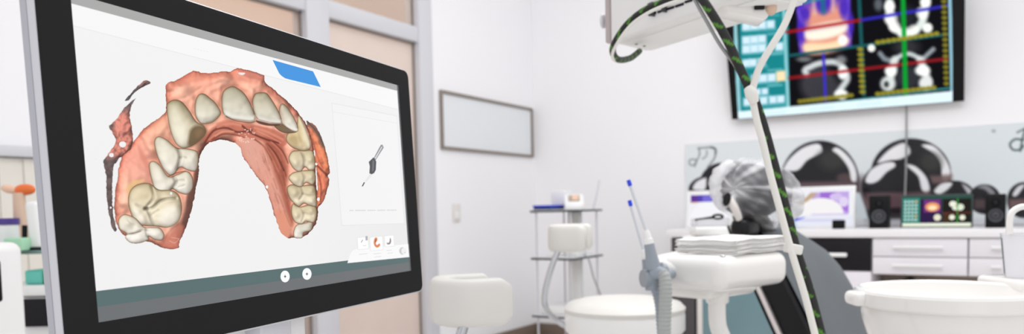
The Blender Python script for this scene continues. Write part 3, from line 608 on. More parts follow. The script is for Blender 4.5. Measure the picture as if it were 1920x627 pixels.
# ================================================================== TROLLEY IN THE CORNER
tc = P(1075, 488, 4.6); tx, ty = tc.x, tc.y; tw, tl = .30, .43
tr = empty('wheeled_trolley', (tx-tw/2, ty+tl/2, 0), 'slim three-shelf trolley with black glass edges and chrome rods in the corner', 'trolley')
ZS = (tc.z-.004, 1.03, .372)
for z in (1.03, tc.z-.004, .372):
    s_ = obj('glass_shelf', MB().span((tx-tw, ty, z), (tx, ty+tl, z+.012), .003), M['shelfglass'], tr)
    obj('shelf_mat', MB().span((tx-tw+.004, ty+.004, z+.0121), (tx-.004, ty+tl-.004, z+.016), .001), M['shelftop'], s_)
for (ox, oy) in ((-tw+.03, .03), (-.03, .03), (-tw+.03, tl-.03), (-.03, tl-.03)):
    l = obj('leg', MB().cyl((tx+ox, ty+oy, .05), (tx+ox, ty+oy, 1.03), .006, 10), M['silver_l'], tr)
    obj('caster', MB().cyl((tx+ox-.01, ty+oy, .025), (tx+ox+.01, ty+oy, .025), .025, 14), M['dark'], l)
obj('rear_column', MB().span((tx-.21, ty+tl-.10, .05), (tx-.12, ty+tl-.05, 1.03), .01), M['white'], tr)
zt = 1.047
tray = empty('blue_tray', (tx-.22, ty+.12, zt), 'flat dark blue instrument tray on the top trolley shelf', 'tray')
obj('tray_base', MB().span((tx-.285, ty+.02, zt), (tx-.16, ty+.2, zt+.018), .004), M['navy'], tray)
obj('tray_lip', MB().span((tx-.29, ty+.015, zt+.018), (tx-.155, ty+.205, zt+.028), .004), M['blue'], tray)
thing('white_carton', MB().span((tx-.28, ty+.24, zt), (tx-.17, ty+.36, zt+.12), .008), M['white'], 'plain white box behind the blue tray on the trolley', 'box')
cons = empty('console_unit', (tx-.06, ty+.16, zt), 'small white console with a tiny colour screen on the top trolley shelf', 'console')
cr = rotz(.5)
cb = Vector((tx-.075, ty+.17, zt))
obj('console_body', MB().prism([cb+cr @ Vector(p) for p in ((-.06, -.06, 0), (-.06, .06, 0), (-.06, .06, .085), (-.06, .035, .095), (-.06, -.06, .03))], cr @ Vector((.12, 0, 0)), .008, 3), M['white'], cons)
sn = Vector((0, -.065, .095)).normalized()
ss = obj('console_screen', MB().prism([cb+cr @ Vector(p) for p in ((-.035, -.033, .0497), (.035, -.033, .0497), (.035, .014, .082), (-.035, .014, .082))], cr @ Vector((0, -.004, .006)), .001), M['kneehole'], cons)
obj('screen_tint', MB().prism([cb+cr @ Vector(p) for p in ((-.012, -.034, .0565), (.026, -.034, .0565), (.026, .007, .0848), (-.012, .007, .0848))], cr @ Vector((0, -.001, .0015))), M['peach'], ss)
thing('thin_probe', MB().tube([P(1112, 394, 4.85), P(1119, 365, 4.87), P(1124, 338, 4.9)], [.006, .004, .003], 8), M['silver'], 'thin grey probe rod leaning upright on the trolley beside the console', 'probe', origin=P(1112, 394, 4.85))
zz = tc.z+.0125
thing('white_carton', MB().span((tx-.11, ty+.12, zz), (tx-.03, ty+.26, zz+.075), .008), M['white'], 'white box on the middle shelf of the trolley', 'box')
thing('flat_white_case', MB().span((tx-.27, ty+.05, .389), (tx-.04, ty+.30, .44), .008), M['white'], 'flat white case on the lowest trolley shelf', 'case')
thing('power_cord', MB().tube([(tx-.02, ty+.2, tc.z+.02), (tx+.015, ty+.19, tc.z-.02), (tx+.02, ty+.24, tc.z-.13), (tx+.02, ty+.33, tc.z-.24), (tx+.02, ty+.36, .45), (tx-.02, ty+.33, .395)], .0045, 8, 8), M['gcable'], 'thin grey cord hanging in a curve down the trolley side', 'cord')

# ================================================================== WALL TELEVISION
TVA = math.atan(.28); tvn = Vector((0, -math.cos(TVA), -math.sin(TVA))); tvu = Vector((0, -math.sin(TVA), math.cos(TVA)))
TVO = Vector((1.60, -.075, 1.655)); 
TVB = onp(1390, 223, TVO, tvn)
tl0 = onp(1372, 222, TVO, tvn).x; tl1 = onp(1808, 186, TVO, tvn).x; zb = (onp(1390, 224, TVO, tvn).z+onp(1785, 191, TVO, tvn).z)/2
tvb = (zb-TVO.z)/tvu.z
def T(x, t, k=0.): return Vector((x, TVO.y, TVO.z))+tvu*t+tvn*k
tv = empty('wall_television', (2.3, 0, zb), 'large tilted wall television showing dental scan views on black', 'television')
THT = .80
obj('screen_housing', MB().prism([T(tl0, tvb), T(tl1, tvb), T(tl1, tvb+THT), T(tl0, tvb+THT)], -tvn*.035, .004), M['dark'], tv)
obj('wall_bracket', MB().span((2.1, -.10, 1.85), (2.5, -.0, 2.15), .01), M['dark'], tv)
def paint_tv():
    K = Ras(1376, -262, 1790, 232, 1.6, (12, 12, 18))
    # frame lines lean with the panel: sk() follows left/right edges
    K.poly([(1379, -300), (1476, -300), (1480, 210), (1389, 230)], (22, 132, 138), 3)
    K.line([(1372, -100), (1386.5, 225)], 7, (150, 208, 216), 1, 2); K.line([(1466, -60), (1478, 205)], 6, (140, 204, 210), 1, 2)
    K.line([(1386, -20), (1470, -42)], 8, (170, 214, 218), .9, 3)
    rows = [(47, (1399, 1414, 1429, 1445), 15), (73, (1399, 1414, 1429), 15), (90, (1399, 1414, 1429, 1461), 15), (116, (1399, 1412, 1428), 14), (147, (1416, 1431, 1447), 15), (172, (1420, 1434), 12), (189, (1401, 1416, 1432, 1449, 1464), 14),
            (20, (1420, 1436, 1450), 10), (-10, (1396, 1412, 1428, 1444), 14), (-40, (1396, 1412, 1428, 1444), 14)]
    for y, xs, w in rows:
        K.line([(xs[0]-4, y+9+(1430-xs[0])*.06), (xs[-1]+10, y+9-(xs[-1]-1430)*.06)], 5, (120, 196, 204), .5, 4)
        for x in xs:
            yy = y-(x-1430)*.085; K.poly([(x-w/2, yy-w/2), (x+w/2, yy-w/2-1), (x+w/2, yy+w/2-1), (x-w/2, yy+w/2)], (212, 236, 250), 4)
    K.poly([(1455, 134), (1472, 132), (1473, 151), (1456, 153)], (252, 226, 180), 4)
    for y in (65, 103, 133, 162): K.line([(1440, y-1), (1466, y-3)], 3, (150, 214, 220), .7, 3)
    # 3D render tile
    K.poly([(1489, -60), (1592, -84), (1597, 88), (1499, 103)], (84, 50, 190), 5)
    K.poly([(1512, 14), (1545, 22), (1580, 4), (1584, 40), (1588, 66), (1584, 84), (1550, 98), (1514, 98), (1506, 80), (1512, 56)], (226, 150, 128), 20, 1, 3)
    K.line([(1496, 20), (1508, 52), (1500, 84)], 5, (136, 104, 226), .6, 5); K.line([(1590, 0), (1586, 40), (1594, 70)], 5, (136, 104, 226), .6, 5); K.line([(1524, -14), (1528, 24)], 8, (236, 190, 170), .7, 6); K.line([(1562, -20), (1562, 18)], 8, (236, 190, 170), .7, 6)
    for x, y, rx, ry in ((1510, 25, 9, 13), (1543, 8, 12, 16), (1582, 14, 9, 18), (1502, 60, 8, 20), (1596, 45, 5, 20)): K.ell(x, y, rx, ry, (70, 40, 185), .8, .9)
    K.poly([(1512, 54), (1550, 42), (1584, 40), (1586, 58), (1552, 72), (1514, 74)], (255, 244, 226), 8, 1, 3); K.line([(1514, 60), (1550, 54), (1586, 48)], 3, (206, 190, 200), .7, 3)
    K.poly([(1508, 82), (1550, 80), (1588, 72), (1586, 84), (1550, 98), (1512, 100)], (255, 222, 180), 8, 1, 3); K.ell(1580, 75, 9, 10, (255, 252, 244), .5)
    # grid lines
    K.line([(1480, 104), (1778, 64)], 5, (24, 92, 96), 1, 2); K.line([(1606, -100), (1620, 178)], 7, (24, 84, 88), 1, 2); K.line([(1480, 203), (1780, 165)], 3, (60, 150, 154), 1, 2)
    K.line([(1475, 12), (1600, -16)], 4, (40, 140, 140), 1, 2)
    # grey tissue and bone
    K.ell(1534, 158, 34, 34, (64, 64, 70), .5, .9); K.ell(1552, 172, 30, 22, (56, 56, 62), .7, .9)
    K.line(crom([(1512, 138), (1522, 124), (1545, 117), (1568, 117), (1582, 128), (1588, 140), (1588, 150), (1580, 162), (1573, 174), (1576, 180)], 4)[:36].tolist(), 11, (226, 232, 232), .9, 6)
    K.ell(1580, 136, 9, 13, (246, 250, 248), .5); K.ell(1577, 177, 13, 9, (248, 250, 248), .5); K.ell(1508, 111, 14, 5, (120, 124, 126), .9, .9); K.ell(1577, 112, 10, 8, (150, 152, 154), .9, .8)
    K.line(crom([(1668, 4), (1668, 25), (1672, 42), (1680, 54), (1697, 63), (1714, 58), (1727, 44), (1733, 26), (1736, 4), (1736, -20), (1700, -60), (1668, -20)], 4)[:36].tolist(), 15, (226, 234, 230), 1, 6)
    for x, y, r in ((1668, 12, 10), (1671, 34, 13), (1677, 49, 11), (1728, 24, 11), (1735, 4, 10), (1739, 52, 9.5), (1634, 90, 7), (1697, 62, 12), (1712, 56, 10)): K.ell(x, y, r, r, (250, 252, 246), .5)
    K.ell(1647, 8, 8, 12, (110, 116, 124), .9, .8); K.ell(1700, 30, 18, 20, (40, 44, 50), .9, .8); K.ell(1700, 88, 24, 14, (58, 58, 62), .9, .8); K.ell(1702, 145, 26, 24, (56, 58, 64), .8, .8)
    K.line([(1650, 100), (1658, 110), (1676, 116)], 9, (130, 138, 146), 1, 5); K.line(crom([(1676, 116), (1686, 106), (1700, 101), (1712, 103), (1722, 112)], 4)[:16].tolist(), 8, (200, 208, 208), 1, 5)
    K.line([(1726, 116), (1738, 103), (1750, 92)], 8, (150, 158, 164), 1, 5); K.line([(1678, 112), (1674, 130), (1668, 150)], 14, (220, 226, 224), 1, 7); K.line([(1726, 112), (1732, 130), (1740, 150)], 14, (220, 226, 224), 1, 7)
    K.ell(1665, 157, 14, 14, (216, 222, 220), .5); K.ell(1662, 158, 5, 6, (60, 62, 66), .8); K.ell(1736, 156, 13, 13, (226, 230, 228), .5); K.ell(1730, 132, 14, 10, (250, 252, 248), .5); K.ell(1670, 133, 11, 10, (248, 252, 248), .5)
    # slice lines and rulers
    K.line([(1480, 146), (1776, 110)], 6, (168, 26, 34), .8, 3); K.line([(1475, 60), (1616, 37)], 6, (168, 26, 34), .9, 3); K.line([(1616, 37), (1779, 10)], 6, (50, 44, 190), .9, 3)
    K.line([(1544, 103), (1548, 188)], 6, (60, 48, 196), .9, 3); K.line([(1542, -10), (1544, 22)], 10, (20, 130, 120), .6, 4); K.line([(1690, -120), (1698, 174)], 9, (10, 160, 50), .95, 3)
    for j in range(9): K.ell(1613+j*.5, 92+j*10, 6, 4, (146, 138, 40), .6)
    for j in range(13): K.ell(1500+j*8, 190-j*.95, 5, 4, (146, 138, 40), .6, .9)
    for j in range(16): K.ell(1770+j*.3, 2+j*10.3, 5.5, 4, (126, 120, 40), .6)
    for j in range(12): K.ell(1646+j*10, 79-j*1.5, 5.5, 4, (150, 142, 40), .6); K.ell(1646+j*9.5, 176-j*1.1, 5.5, 4, (146, 138, 40), .6)
    K.line([(1779, -100), (1785, 175)], 6, (150, 198, 214), 1, 2)
    K.poly([(1380, 209.5), (1790, 170), (1791, 195), (1380, 230)], (226, 246, 252), 2.5)
    for j in range(3): K.line([(1430+j*90, 214-j*8.7), (1470+j*90, 210-j*8.7)], 8, (206, 234, 246), .5, 6)
    return K
K = paint_tv()
x0 = onp(1383, 200, TVO, tvn).x; x1 = onp(1786, 180, TVO, tvn).x
def tvclip(V):
    V = V.copy(); t = (V[..., 2]-TVO.z)/tvu.z; t = np.clip(t, tvb+.004, tvb+THT-.01); o = T(0, 0, .004)
    V[..., 0] = np.clip(V[..., 0], x0, x1); V[..., 1] = o.y+tvu.y*t; V[..., 2] = o.z+tvu.z*t; return V
mb, C = K.mesh(T(0, 0, .004), tvn, None, tvclip)
scr = obj('scan_display', mb, mat_pixels('television_pixels', strength=1.1, spec=.05), tv, colors=C, normals=False, angle=0)
p0 = onY(1700, 196, -.02); p1 = onY(1694, 420, -.02)
thing('television_cable', MB().tube([(p0.x, -.06, zb+.06), (p0.x, -.03, zb-.03), (p0.x, -.024, 1.3), (p0.x-.004, -.026, 1.1), (p0.x-.006, -.03, .905)], .006, 8, 8), M['gcable'], 'thin grey cable hanging from the television down to the counter', 'cable')

# ================================================================== BACKSPLASH PRINT
def paint_splash():
    B = Ras(1278, 224, 2080, 440, 1.7, (226, 232, 235))
    B.img += ((B.X-1600)/320*-3)[..., None]*np.array((1, .6, .4))
    o1 = lambda pts: [(1260+x/4.824, 230+y/4.824) for x, y in pts]; o2 = lambda pts: [(1540+x/2.613, 220+y/2.613) for x, y in pts]
    INK = (24, 22, 28); HI = (240, 240, 243)
    def low(x0, x1, y0, y1, col): B.poly([(x0, y0), (x1, y0-2), (x1, y1), (x0, y1)], col, 8, .9)
    # pebbles
    B.ell(1352, 352, 42, 46, INK, .06); B.poly([(1338, 336), (1350, 318), (1364, 314), (1366, 336), (1350, 346)], HI, 4, 1, 3)
    B.ell(1325, 357, 34, 26, INK, .08); B.poly(o1([(185, 600), (220, 535), (300, 500), (312, 520), (300, 605), (240, 612)]), HI, 4, 1, 3)
    B.ell(1537, 342, 74, 78, INK, .04); B.poly(o1([(1010, 415), (1060, 330), (1170, 235), (1290, 192), (1345, 205), (1358, 265), (1300, 300), (1220, 345), (1160, 415), (1110, 440), (1035, 435)]), HI, 4, 1, 3)
    B.ell(1560, 300, 26, 20, (56, 58, 54), .9, .8); low(1495, 1606, 342, 360, (112, 88, 94)); B.ell(1583, 334, 14, 9, (84, 66, 68), .7)
    B.poly(o1([(1450, 250), (1490, 225), (1560, 270), (1625, 345), (1665, 430), (1672, 530), (1622, 525), (1602, 430), (1555, 350), (1500, 290)]), HI, 4, 1, 3)
    B.ell(1708, 326, 75, 66, INK, .05); B.poly(o2([(275, 220), (330, 160), (400, 125), (432, 150), (430, 185), (370, 212), (300, 224)]), HI, 5, 1, 3); B.poly(o2([(490, 138), (545, 138), (600, 190), (632, 260), (622, 312), (592, 302), (585, 232), (550, 178)]), HI, 4, 1, 3)
    B.ell(1745, 305, 20, 18, (58, 60, 56), .9, .8); low(1740, 1785, 330, 345, (120, 96, 96))
    B.ell(1616, 366, 14, 34, (96, 84, 88), .6, .9)
    B.ell(1682, 350, 66, 50, INK, .05); B.poly(o2([(215, 312), (240, 260), (300, 225), (352, 220), (362, 242), (320, 270), (280, 312), (240, 326)]), HI, 4, 1, 3); B.poly(o2([(408, 230), (460, 240), (512, 290), (532, 352), (512, 372), (490, 352), (475, 292), (432, 252)]), HI, 4, 1, 3)
    low(1622, 1746, 362, 392, (108, 84, 88)); low(1620, 1780, 392, 440, (40, 36, 40))
    B.poly([(1600, 360), (1612, 362), (1624, 395), (1628, 412), (1606, 412)], (214, 224, 230), 4)
    B.ell(1789, 370, 40, 31, INK, .08); B.poly(o2([(552, 362), (590, 325), (642, 322), (622, 352), (580, 378)]), HI, 4, 1, 3); B.poly(o2([(690, 325), (740, 360), (762, 410), (740, 440), (725, 390), (700, 350)]), (196, 196, 200), 5, 1, 3)
    B.ell(1846, 374, 30, 28, INK, .1); B.poly([(1832, 352), (1850, 347), (1866, 362), (1858, 366), (1846, 356)], (150, 152, 156), 4, .9, 3); low(1826, 1880, 374, 392, (84, 68, 70))
    B.ell(1920, 376, 32, 34, INK, .08); B.poly([(1898, 366), (1908, 350), (1922, 346), (1916, 356), (1906, 368)], HI, 4, .9, 3); low(1892, 1952, 374, 392, (120, 92, 92))
    B.ell(2000, 360, 44, 44, INK, .06); B.poly([(1968, 352), (1984, 330), (2004, 322), (1998, 340), (1980, 358)], HI, 4, 1, 3)
    low(1280, 2080, 412, 445, (206, 208, 214))
    # brush strokes
    g = (92, 100, 106)
    for pts, w in (([(235, 235), (300, 228), (375, 226), (396, 262), (385, 320), (350, 370), (322, 405)], 2.6), ([(243, 235), (250, 290), (222, 350), (205, 398)], 2.2), ([(215, 335), (170, 335), (155, 360), (172, 388), (205, 380), (220, 345)], 2.2),
                   ([(315, 255), (312, 300), (275, 330)], 2), ([(352, 226), (392, 240), (393, 280)], 4)):
        B.line(crom(o1(pts+pts[::-1][1:-1]), 4)[:4*(len(pts)-1)+1].tolist(), w, g, .85, 2)
    for pts, w in (([(985, 112), (950, 108), (924, 132), (940, 160), (975, 158), (990, 140)], 4), ([(1000, 55), (985, 110), (975, 165)], 4), ([(960, 75), (985, 62), (1010, 50)], 3), ([(1000, 110), (1030, 112), (1040, 140), (1010, 160)], 4)):
        B.line(crom(o2(pts+pts[::-1][1:-1]), 4)[:4*(len(pts)-1)+1].tolist(), w, (70, 88, 92), .9, 2.5)
    B.ell(1863, 246, 4, 3, (150, 160, 164), .8, .8)
    return B
B = paint_splash()
def bsclip(V):
    V = V.copy(); V[..., 0] = np.clip(V[..., 0], 1.268, 3.9); V[..., 2] = np.clip(V[..., 2], .902, 1.494); return V
mb, C = B.mesh((0, -.0125, 0), Vector((0, -1, 0)), None, bsclip)
bs = empty('glass_backsplash', (2.5, -.006, .9), 'pale glass backsplash printed with shiny black pebbles behind the counter', 'backsplash')
obj('glass_sheet', MB().span((1.268, -.011, .9), (3.9, -.001, 1.495), .002), M['panel'], bs)
obj('pebble_print', mb, PRINT, bs, colors=C, normals=False, angle=0)

# ================================================================== COUNTER AND CABINETS
thing('counter_top', MB().span((1.335, -.615, .848), (3.95, -.0, .896), .006), M['ltop'], 'long white worktop running along the back wall', 'worktop')
def handle(parent, xa, xb, z, y, m='chrome'):
    obj('handle', MB().tube([(xa, y-.022, z), (xb, y-.022, z)], .008, 10).cyl((xa+.01, y-.022, z), (xa+.01, y, z), .005, 8).cyl((xb-.01, y-.022, z), (xb-.01, y, z), .005, 8), M[m], parent)
YF = -.6
c1 = empty('end_cabinet', (1.45, -.3, 0), 'dark grey end cabinet under the left end of the worktop', 'cabinet')
obj('carcass', MB().span((1.365, YF+.02, .0), (1.525, -.02, .847), .003), M['grey'], c1); obj('door', MB().span((1.367, YF, .08), (1.522, YF+.019, .842), .003), M['grey'], c1)
obj('dark_edge', MB().span((1.5225, YF+.004, .0), (1.533, -.02, .847)), M['blk'], c1)
c2 = empty('glass_cabinet', (1.85, -.3, 0), 'white-framed cabinet with a teal glass door, left of the black drawer', 'cabinet')
gx0, gx1 = 1.536, 2.17
obj('carcass', MB().span((gx0, YF+.03, .0), (gx0+.018, -.02, .847)).span((gx1-.018, YF+.03, 0), (gx1, -.02, .847)).span((gx0+.018, -.04, 0), (gx1-.018, -.02, .847)).span((gx0+.018, YF+.03, 0), (gx1-.018, -.04, .1)).span((gx0+.018, YF+.03, .82), (gx1-.018, -.04, .847)).span((gx0+.018, YF+.05, .38), (gx1-.018, -.04, .395)), M['tealback'], c2)
dr = obj('door', MB().span((gx0, YF, .05), (gx0+.035, YF+.028, .84), .003).span((gx1-.035, YF, .05), (gx1, YF+.028, .84), .003).span((gx0+.035, YF, .05), (gx1-.035, YF+.028, .09), .003).span((gx0+.035, YF, .805), (gx1-.035, YF+.028, .84), .003), M['bone'], c2)
obj('door_glass', MB().span((gx0+.034, YF+.008, .088), (gx1-.034, YF+.014, .807)), G_TEAL, dr)
for i, (xa, w, h, m, lb) in enumerate(((1.62, .10, .1, 'box', 'cream carton at the left behind the teal glass door'), (1.76, .04, .13, 'teal', 'slim teal bottle-shaped pack behind the teal glass door'), (1.81, .14, .10, 'box', 'wide cream carton in the middle behind the teal glass door'), (1.99, .1, .12, 'panel', 'pale carton at the right behind the teal glass door'))):
    thing('carton', MB().span((xa, -.40, .3955), (xa+w, -.25, .3955+h), .006), M[m], lb, 'carton')
c3 = empty('black_drawer_cabinet', (2.37, -.3, 0), 'cabinet with a black drawer over a white door, behind the dental chair', 'cabinet')
obj('carcass', MB().span((2.172, YF+.02, 0), (2.562, -.02, .847), .002), M['cab'], c3)
d = obj('drawer', MB().span((2.175, YF, .655), (2.560, YF+.019, .843), .003), M['blk'], c3)
p = onY(1538, 478, YF-.02); q = onY(1588, 479, YF-.02)
obj('handle', MB().box(((p.x+q.x)/2, YF-.014, (p.z+q.z)/2), (q.x-p.x, .028, .024), None, .008, 3), M['white'], d)
obj('door', MB().span((2.175, YF, .06), (2.560, YF+.019, .65), .003), M['cab'], c3)
for (xa, xb, ha, hb, lb) in ((2.566, 3.036, (1674, 1768), None, 'wide white two-drawer unit under the worktop, right of the black drawer'), (3.040, 3.30, (1858, 1878), None, 'narrow white two-drawer unit under the right end of the worktop'), (3.304, 3.9, None, None, 'white two-drawer unit beyond the right edge')):
    if xa > 3.3: continue
    cc_ = empty('drawer_unit', ((xa+xb)/2, -.3, .636), lb, 'drawer unit', None)
    obj('carcass', MB().span((xa, YF+.02, .636), (xb, -.02, .847), .002), M['cab'], cc_)
    for z0, z1 in ((.741, .842), (.640, .736)):
        d = obj('drawer', MB().span((xa+.002, YF, z0), (xb-.002, YF+.019, z1), .003), M['cab'], cc_)
        h0 = onY(ha[0], 470, YF).x; h1 = onY(ha[1], 470, YF).x
        handle(d, h0, h1, (z0+z1)/2+.004, YF, 'white')
kp = struct('trim_1', MB().span((2.566, -.05, 0), (3.9, -.018, .635)), M['kneehole'])
thing('side_panel', MB().span((3.304, YF, 0), (3.33, -.052, .847), .002), M['cab'], 'white upright panel carrying the right end of the worktop', 'panel')
bg = empty('brown_bag', (2.72, -.3, 0), 'brown bag standing in the open space under the white drawers', 'bag')
obj('bag_body', MB().box((2.74, -.3, .24), (.26, .2, .47), None, .06, 4), M['brown'], bg)
obj('bag_handle', MB().tube([(2.68, -.3, .46), (2.69, -.3, .55), (2.74, -.3, .59), (2.79, -.3, .55), (2.80, -.3, .46)], .012, 10, 6), M['dark'], bg)

# items on the counter
ZC = .8965
def tilt_screen(name, label, pxl, pxr, ytop, yc, frame_mat, cat, back=.12, foot=True):
    """flat display standing on the counter; yc = depth line, returns root and face frame"""
    a = onY(pxl, 425, yc).x; b = onY(pxr, 425, yc).x; ztop = (onY(pxl, ytop[0], yc).z+onY(pxr, ytop[1], yc).z)/2
    root = empty(name, ((a+b)/2, yc, ZC), label, cat); n = Vector((0, -math.cos(back), math.sin(back))); u = Vector((0, math.sin(back), math.cos(back)))
    h = (ztop-ZC)/math.cos(back); o = Vector((0, yc, ZC))
    F = lambda s, t, k=0.: Vector((a+(b-a)*s, 0, 0))+o+u*(h*t)+n*k
    obj('screen_housing', MB().prism([F(0, 0.002), F(1, 0.002), F(1, 1), F(0, 1)], -n*.018, .004), frame_mat, root)
    if foot: obj('stand_foot', MB().box(((a+b)/2, yc+.07, ZC+.005), ((b-a)*.45, .12, .01), None, .003).box(((a+b)/2, yc+.06, ZC+.06), (.05, .012, .12), Matrix.Rotation(-.2, 3, 'X'), .003), frame_mat, root)
    return root, F
def picture(parent, name, F, shapes, k0=.0012):
    m = MB(); cs = []
    for i, (pts, col) in enumerate(shapes):
        b = len(m.v); m.v += [tuple(F(s, t, k0+i*.00012)) for s, t in pts]; m.f.append(tuple(range(b, b+len(pts)))); cs += [lin(col)]*len(pts)
    return obj(name, m, PIX, parent, colors=np.array(cs), normals=False, angle=0)
sq = lambda a, b, c, d: [(a, c), (b, c), (b, d), (a, d)]
def disc(cx, cy, rx, ry, n=20, a0=0, a1=2*PI): return [(cx+rx*math.cos(a), cy+ry*math.sin(a)) for a in np.linspace(a0, a1, n+1)[:-1 if a1-a0 > 6 else None]]
s1, F = tilt_screen('white_display', 'white-framed display with a purple arc picture, right of the covered headrest', 1484, 1603, (350, 349), -.40, M['white'], 'display')
picture(s1, 'purple_picture', F, [(sq(.03, .97, .05, .95), (240, 240, 246)), (sq(.32, .90, .32, .86), (196, 168, 232)), (sq(.45, .70, .62, .86), (160, 110, 214)), ([(.72, .5), (.9, .36), (.9, .52), (.78, .62)], (170, 120, 220)), (disc(.70, .74, .1, .09), (214, 196, 240)), (disc(.82, .62, .07, .12), (226, 214, 244)),
    ([(.02, .60), (.18, .56), (.30, .70), (.42, .82), (.30, .86), (.16, .66)], (196, 170, 140)), (disc(.46, .34, .36, .38, 24, 0, PI), (246, 244, 244)), (sq(.03, .97, .05, .30), (232, 234, 246)), (sq(.10, .80, .16, .22), (214, 214, 240))])
s2, F = tilt_screen('white_display', 'white-framed display with a blue-purple strip, left of the covered headrest', 1285, 1372, (358, 356), -.40, M['white'], 'display')
picture(s2, 'purple_picture', F, [(sq(.04, .96, .08, .93), (240, 240, 245)), (sq(.10, .94, .70, .88), (88, 66, 176)), (sq(.36, .94, .71, .86), (120, 110, 214)), (sq(.10, .24, .70, .88), (96, 56, 150)), ([(.1, .67), (.2, .67), (.32, .70), (.1, .705)], (224, 178, 160)), (disc(.5, .25, .4, .45, 24, 0, PI), (246, 246, 250))])
s3, F = tilt_screen('small_monitor', 'small dark-framed monitor with scan pictures between the two black speakers', 1688, 1824, (366, 364), -.36, M['gap'], 'monitor')
V3 = [(sq(.02, .985, .03, .97), (44, 80, 70)), (sq(.03, .27, .14, .90), (60, 140, 128)), (sq(.28, .58, .14, .86), (44, 22, 70)), (sq(.59, .975, .14, .86), (28, 24, 20)), (sq(.03, .975, .03, .13), (240, 246, 226)),
      (sq(.33, .56, .46, .84), (120, 50, 130)), (disc(.45, .62, .10, .14), (238, 160, 100)), (disc(.45, .60, .06, .07), (255, 232, 190)), (disc(.73, .70, .05, .09), (240, 244, 226)), (disc(.83, .60, .05, .1), (226, 236, 214)), (disc(.78, .57, .06, .06), (236, 240, 220)),
      (disc(.52, .30, .05, .1), (236, 232, 208)), (disc(.72, .30, .04, .08), (240, 240, 220)), (disc(.86, .29, .04, .08), (240, 240, 220)), (sq(.785, .80, .14, .86), (60, 160, 60)), (sq(.59, .975, .42, .445), (120, 50, 40)), (sq(.6, .68, .16, .42), (70, 46, 26))]
for j in range(6):
    for i in range(4): V3.append((disc(.07+.05*i, .24+.11*j, .018, .035, 8), (206, 232, 226) if (i, j) not in ((3, 1), (3, 5)) else (244, 190, 130)))
picture(s3, 'scan_picture', F, V3)
def speaker(pxl, pxr, ytop, yc, label):
    a = onY(pxl, 428, yc).x; b = onY(pxr, 428, yc).x; zt_ = onY((pxl+pxr)/2, ytop, yc).z
    r = empty('speaker', ((a+b)/2, yc, ZC), label, 'speaker', 'black desktop speakers')
    obj('cabinet', MB().span((a, yc, ZC), (b, yc+.13, zt_), .006), M['dark'], r); x = (a+b)/2; h = zt_-ZC; w = (b-a)
    rx = Matrix.Rotation(PI/2, 3, 'X')
    obj('woofer', MB().lathe((x, yc-.001, ZC+h*.36), [(.0, -.004), (w*.10, .004), (w*.24, -.002), (w*.34, .006), (w*.38, .004), (w*.38, -.003)], 28, rx), M['gap'], r)
    obj('tweeter', MB().lathe((x, yc-.001, ZC+h*.74), [(.0, .004), (w*.12, .003), (w*.17, -.001), (w*.2, .004), (w*.22, -.003)], 24, rx), M['blk'], r)
speaker(1629, 1666, 367, -.47, 'left black speaker, beside the white-framed display on the counter'); speaker(1847, 1886, 364, -.47, 'right black speaker, beside the curved white tap on the counter')
a = onZ(1568, 428, ZC); b = onZ(1590, 428, ZC)
thing('black_cube', MB().box(((a.x+b.x)/2, -.51, ZC+.026), (b.x-a.x, .05, .052), None, .006), M['dark'], 'small black cube in front of the white-framed display on the counter', 'box')
hp0 = onY(1489, 425, -.47); ph0 = onY(1487, 414, -.47); ph1 = onY(1509, 408, -.47)
thing('pen_holder', MB().span((hp0.x-.045, -.49, ZC), (hp0.x+.012, -.45, ph0.z-.006), .005), mat('pale_blue_plastic', (196, 224, 240), .4), 'small pale blue block under the blue pen, beside the covered headrest', 'holder')
thing('blue_pen', MB().tube([ph0-Vector((.05, 0, .0)), ph0, ph0.lerp(ph1, .4), ph1], [.007, .009, .006, .002], 10), M['blue'], 'blue pen pointing right, resting on the pale block beside the covered headrest', 'pen')
# low stand that carries the white instrument case behind the tray table
kp_ = P(1332, 442, 3.1); zk = kp_.z
stn = empty('instrument_stand', (kp_.x, kp_.y, 0), 'white pedestal stand behind the napkin pile', 'stand')
k2 = P(1345, 500, 3.1)
obj('stand_top', MB().box((kp_.x, kp_.y, zk-.008), (.19, .14, .016), None, .005), M['white'], stn); obj('stand_pole', MB().cyl((k2.x, k2.y, .03), (k2.x, k2.y, zk-.016), .014), M['white'], stn); obj('stand_base', MB().lathe((k2.x, k2.y, 0), [(0, 0), (.13, 0), (.13, .02), (.02, .035), (0, .035)], 32), M['white'], stn)
cs_ = empty('instrument_case', (kp_.x, kp_.y, zk), 'white open instrument case with a dark tool on it, left of the headrest', 'case')
rk = rotz(math.atan2(R0.y, R0.x))
obj('case_base', MB().box((kp_.x, kp_.y, zk+.019), (.148, .11, .036), rk, .01), M['white'], cs_)
obj('clear_lid', MB().box((kp_.x, kp_.y, zk+.055), (.138, .1, .034), rk, .008), G_CUP, cs_)
dt0 = P(1303, 413, 3.05); dt1 = P(1338, 408, 3.05)
tl_ = empty('dark_tool', tuple(dt0), 'dark instrument with a ring end lying on the white case', 'instrument')
obj('tool_handle', MB().tube([dt0, dt0.lerp(dt1, .5)+Vector((0, 0, .001)), dt1], [.004, .004, .006], 8), M['dark'], tl_)
rc = P(1346, 407, 3.05); obj('ring_end', MB().tube([rc+R0*(.02*math.cos(t))+ZA*(.008*math.sin(t)) for t in np.linspace(0, 2*PI, 25)], .005, 8), M['dark'], tl_)
tb = P(1299, 441, 3.2)
tz = onp(1299, 437, (0, -.60, 0), Vector((0, 1, 0)))
thing('teal_bottle', MB().lathe((tz.x, -.585, ZC), [(0, 0), (.013, 0), (.014, .02), (.006, .03), (.006, .045), (0, .045)], 16), M['teal'], 'tiny teal bottle at the front edge of the worktop, left end', 'bottle')

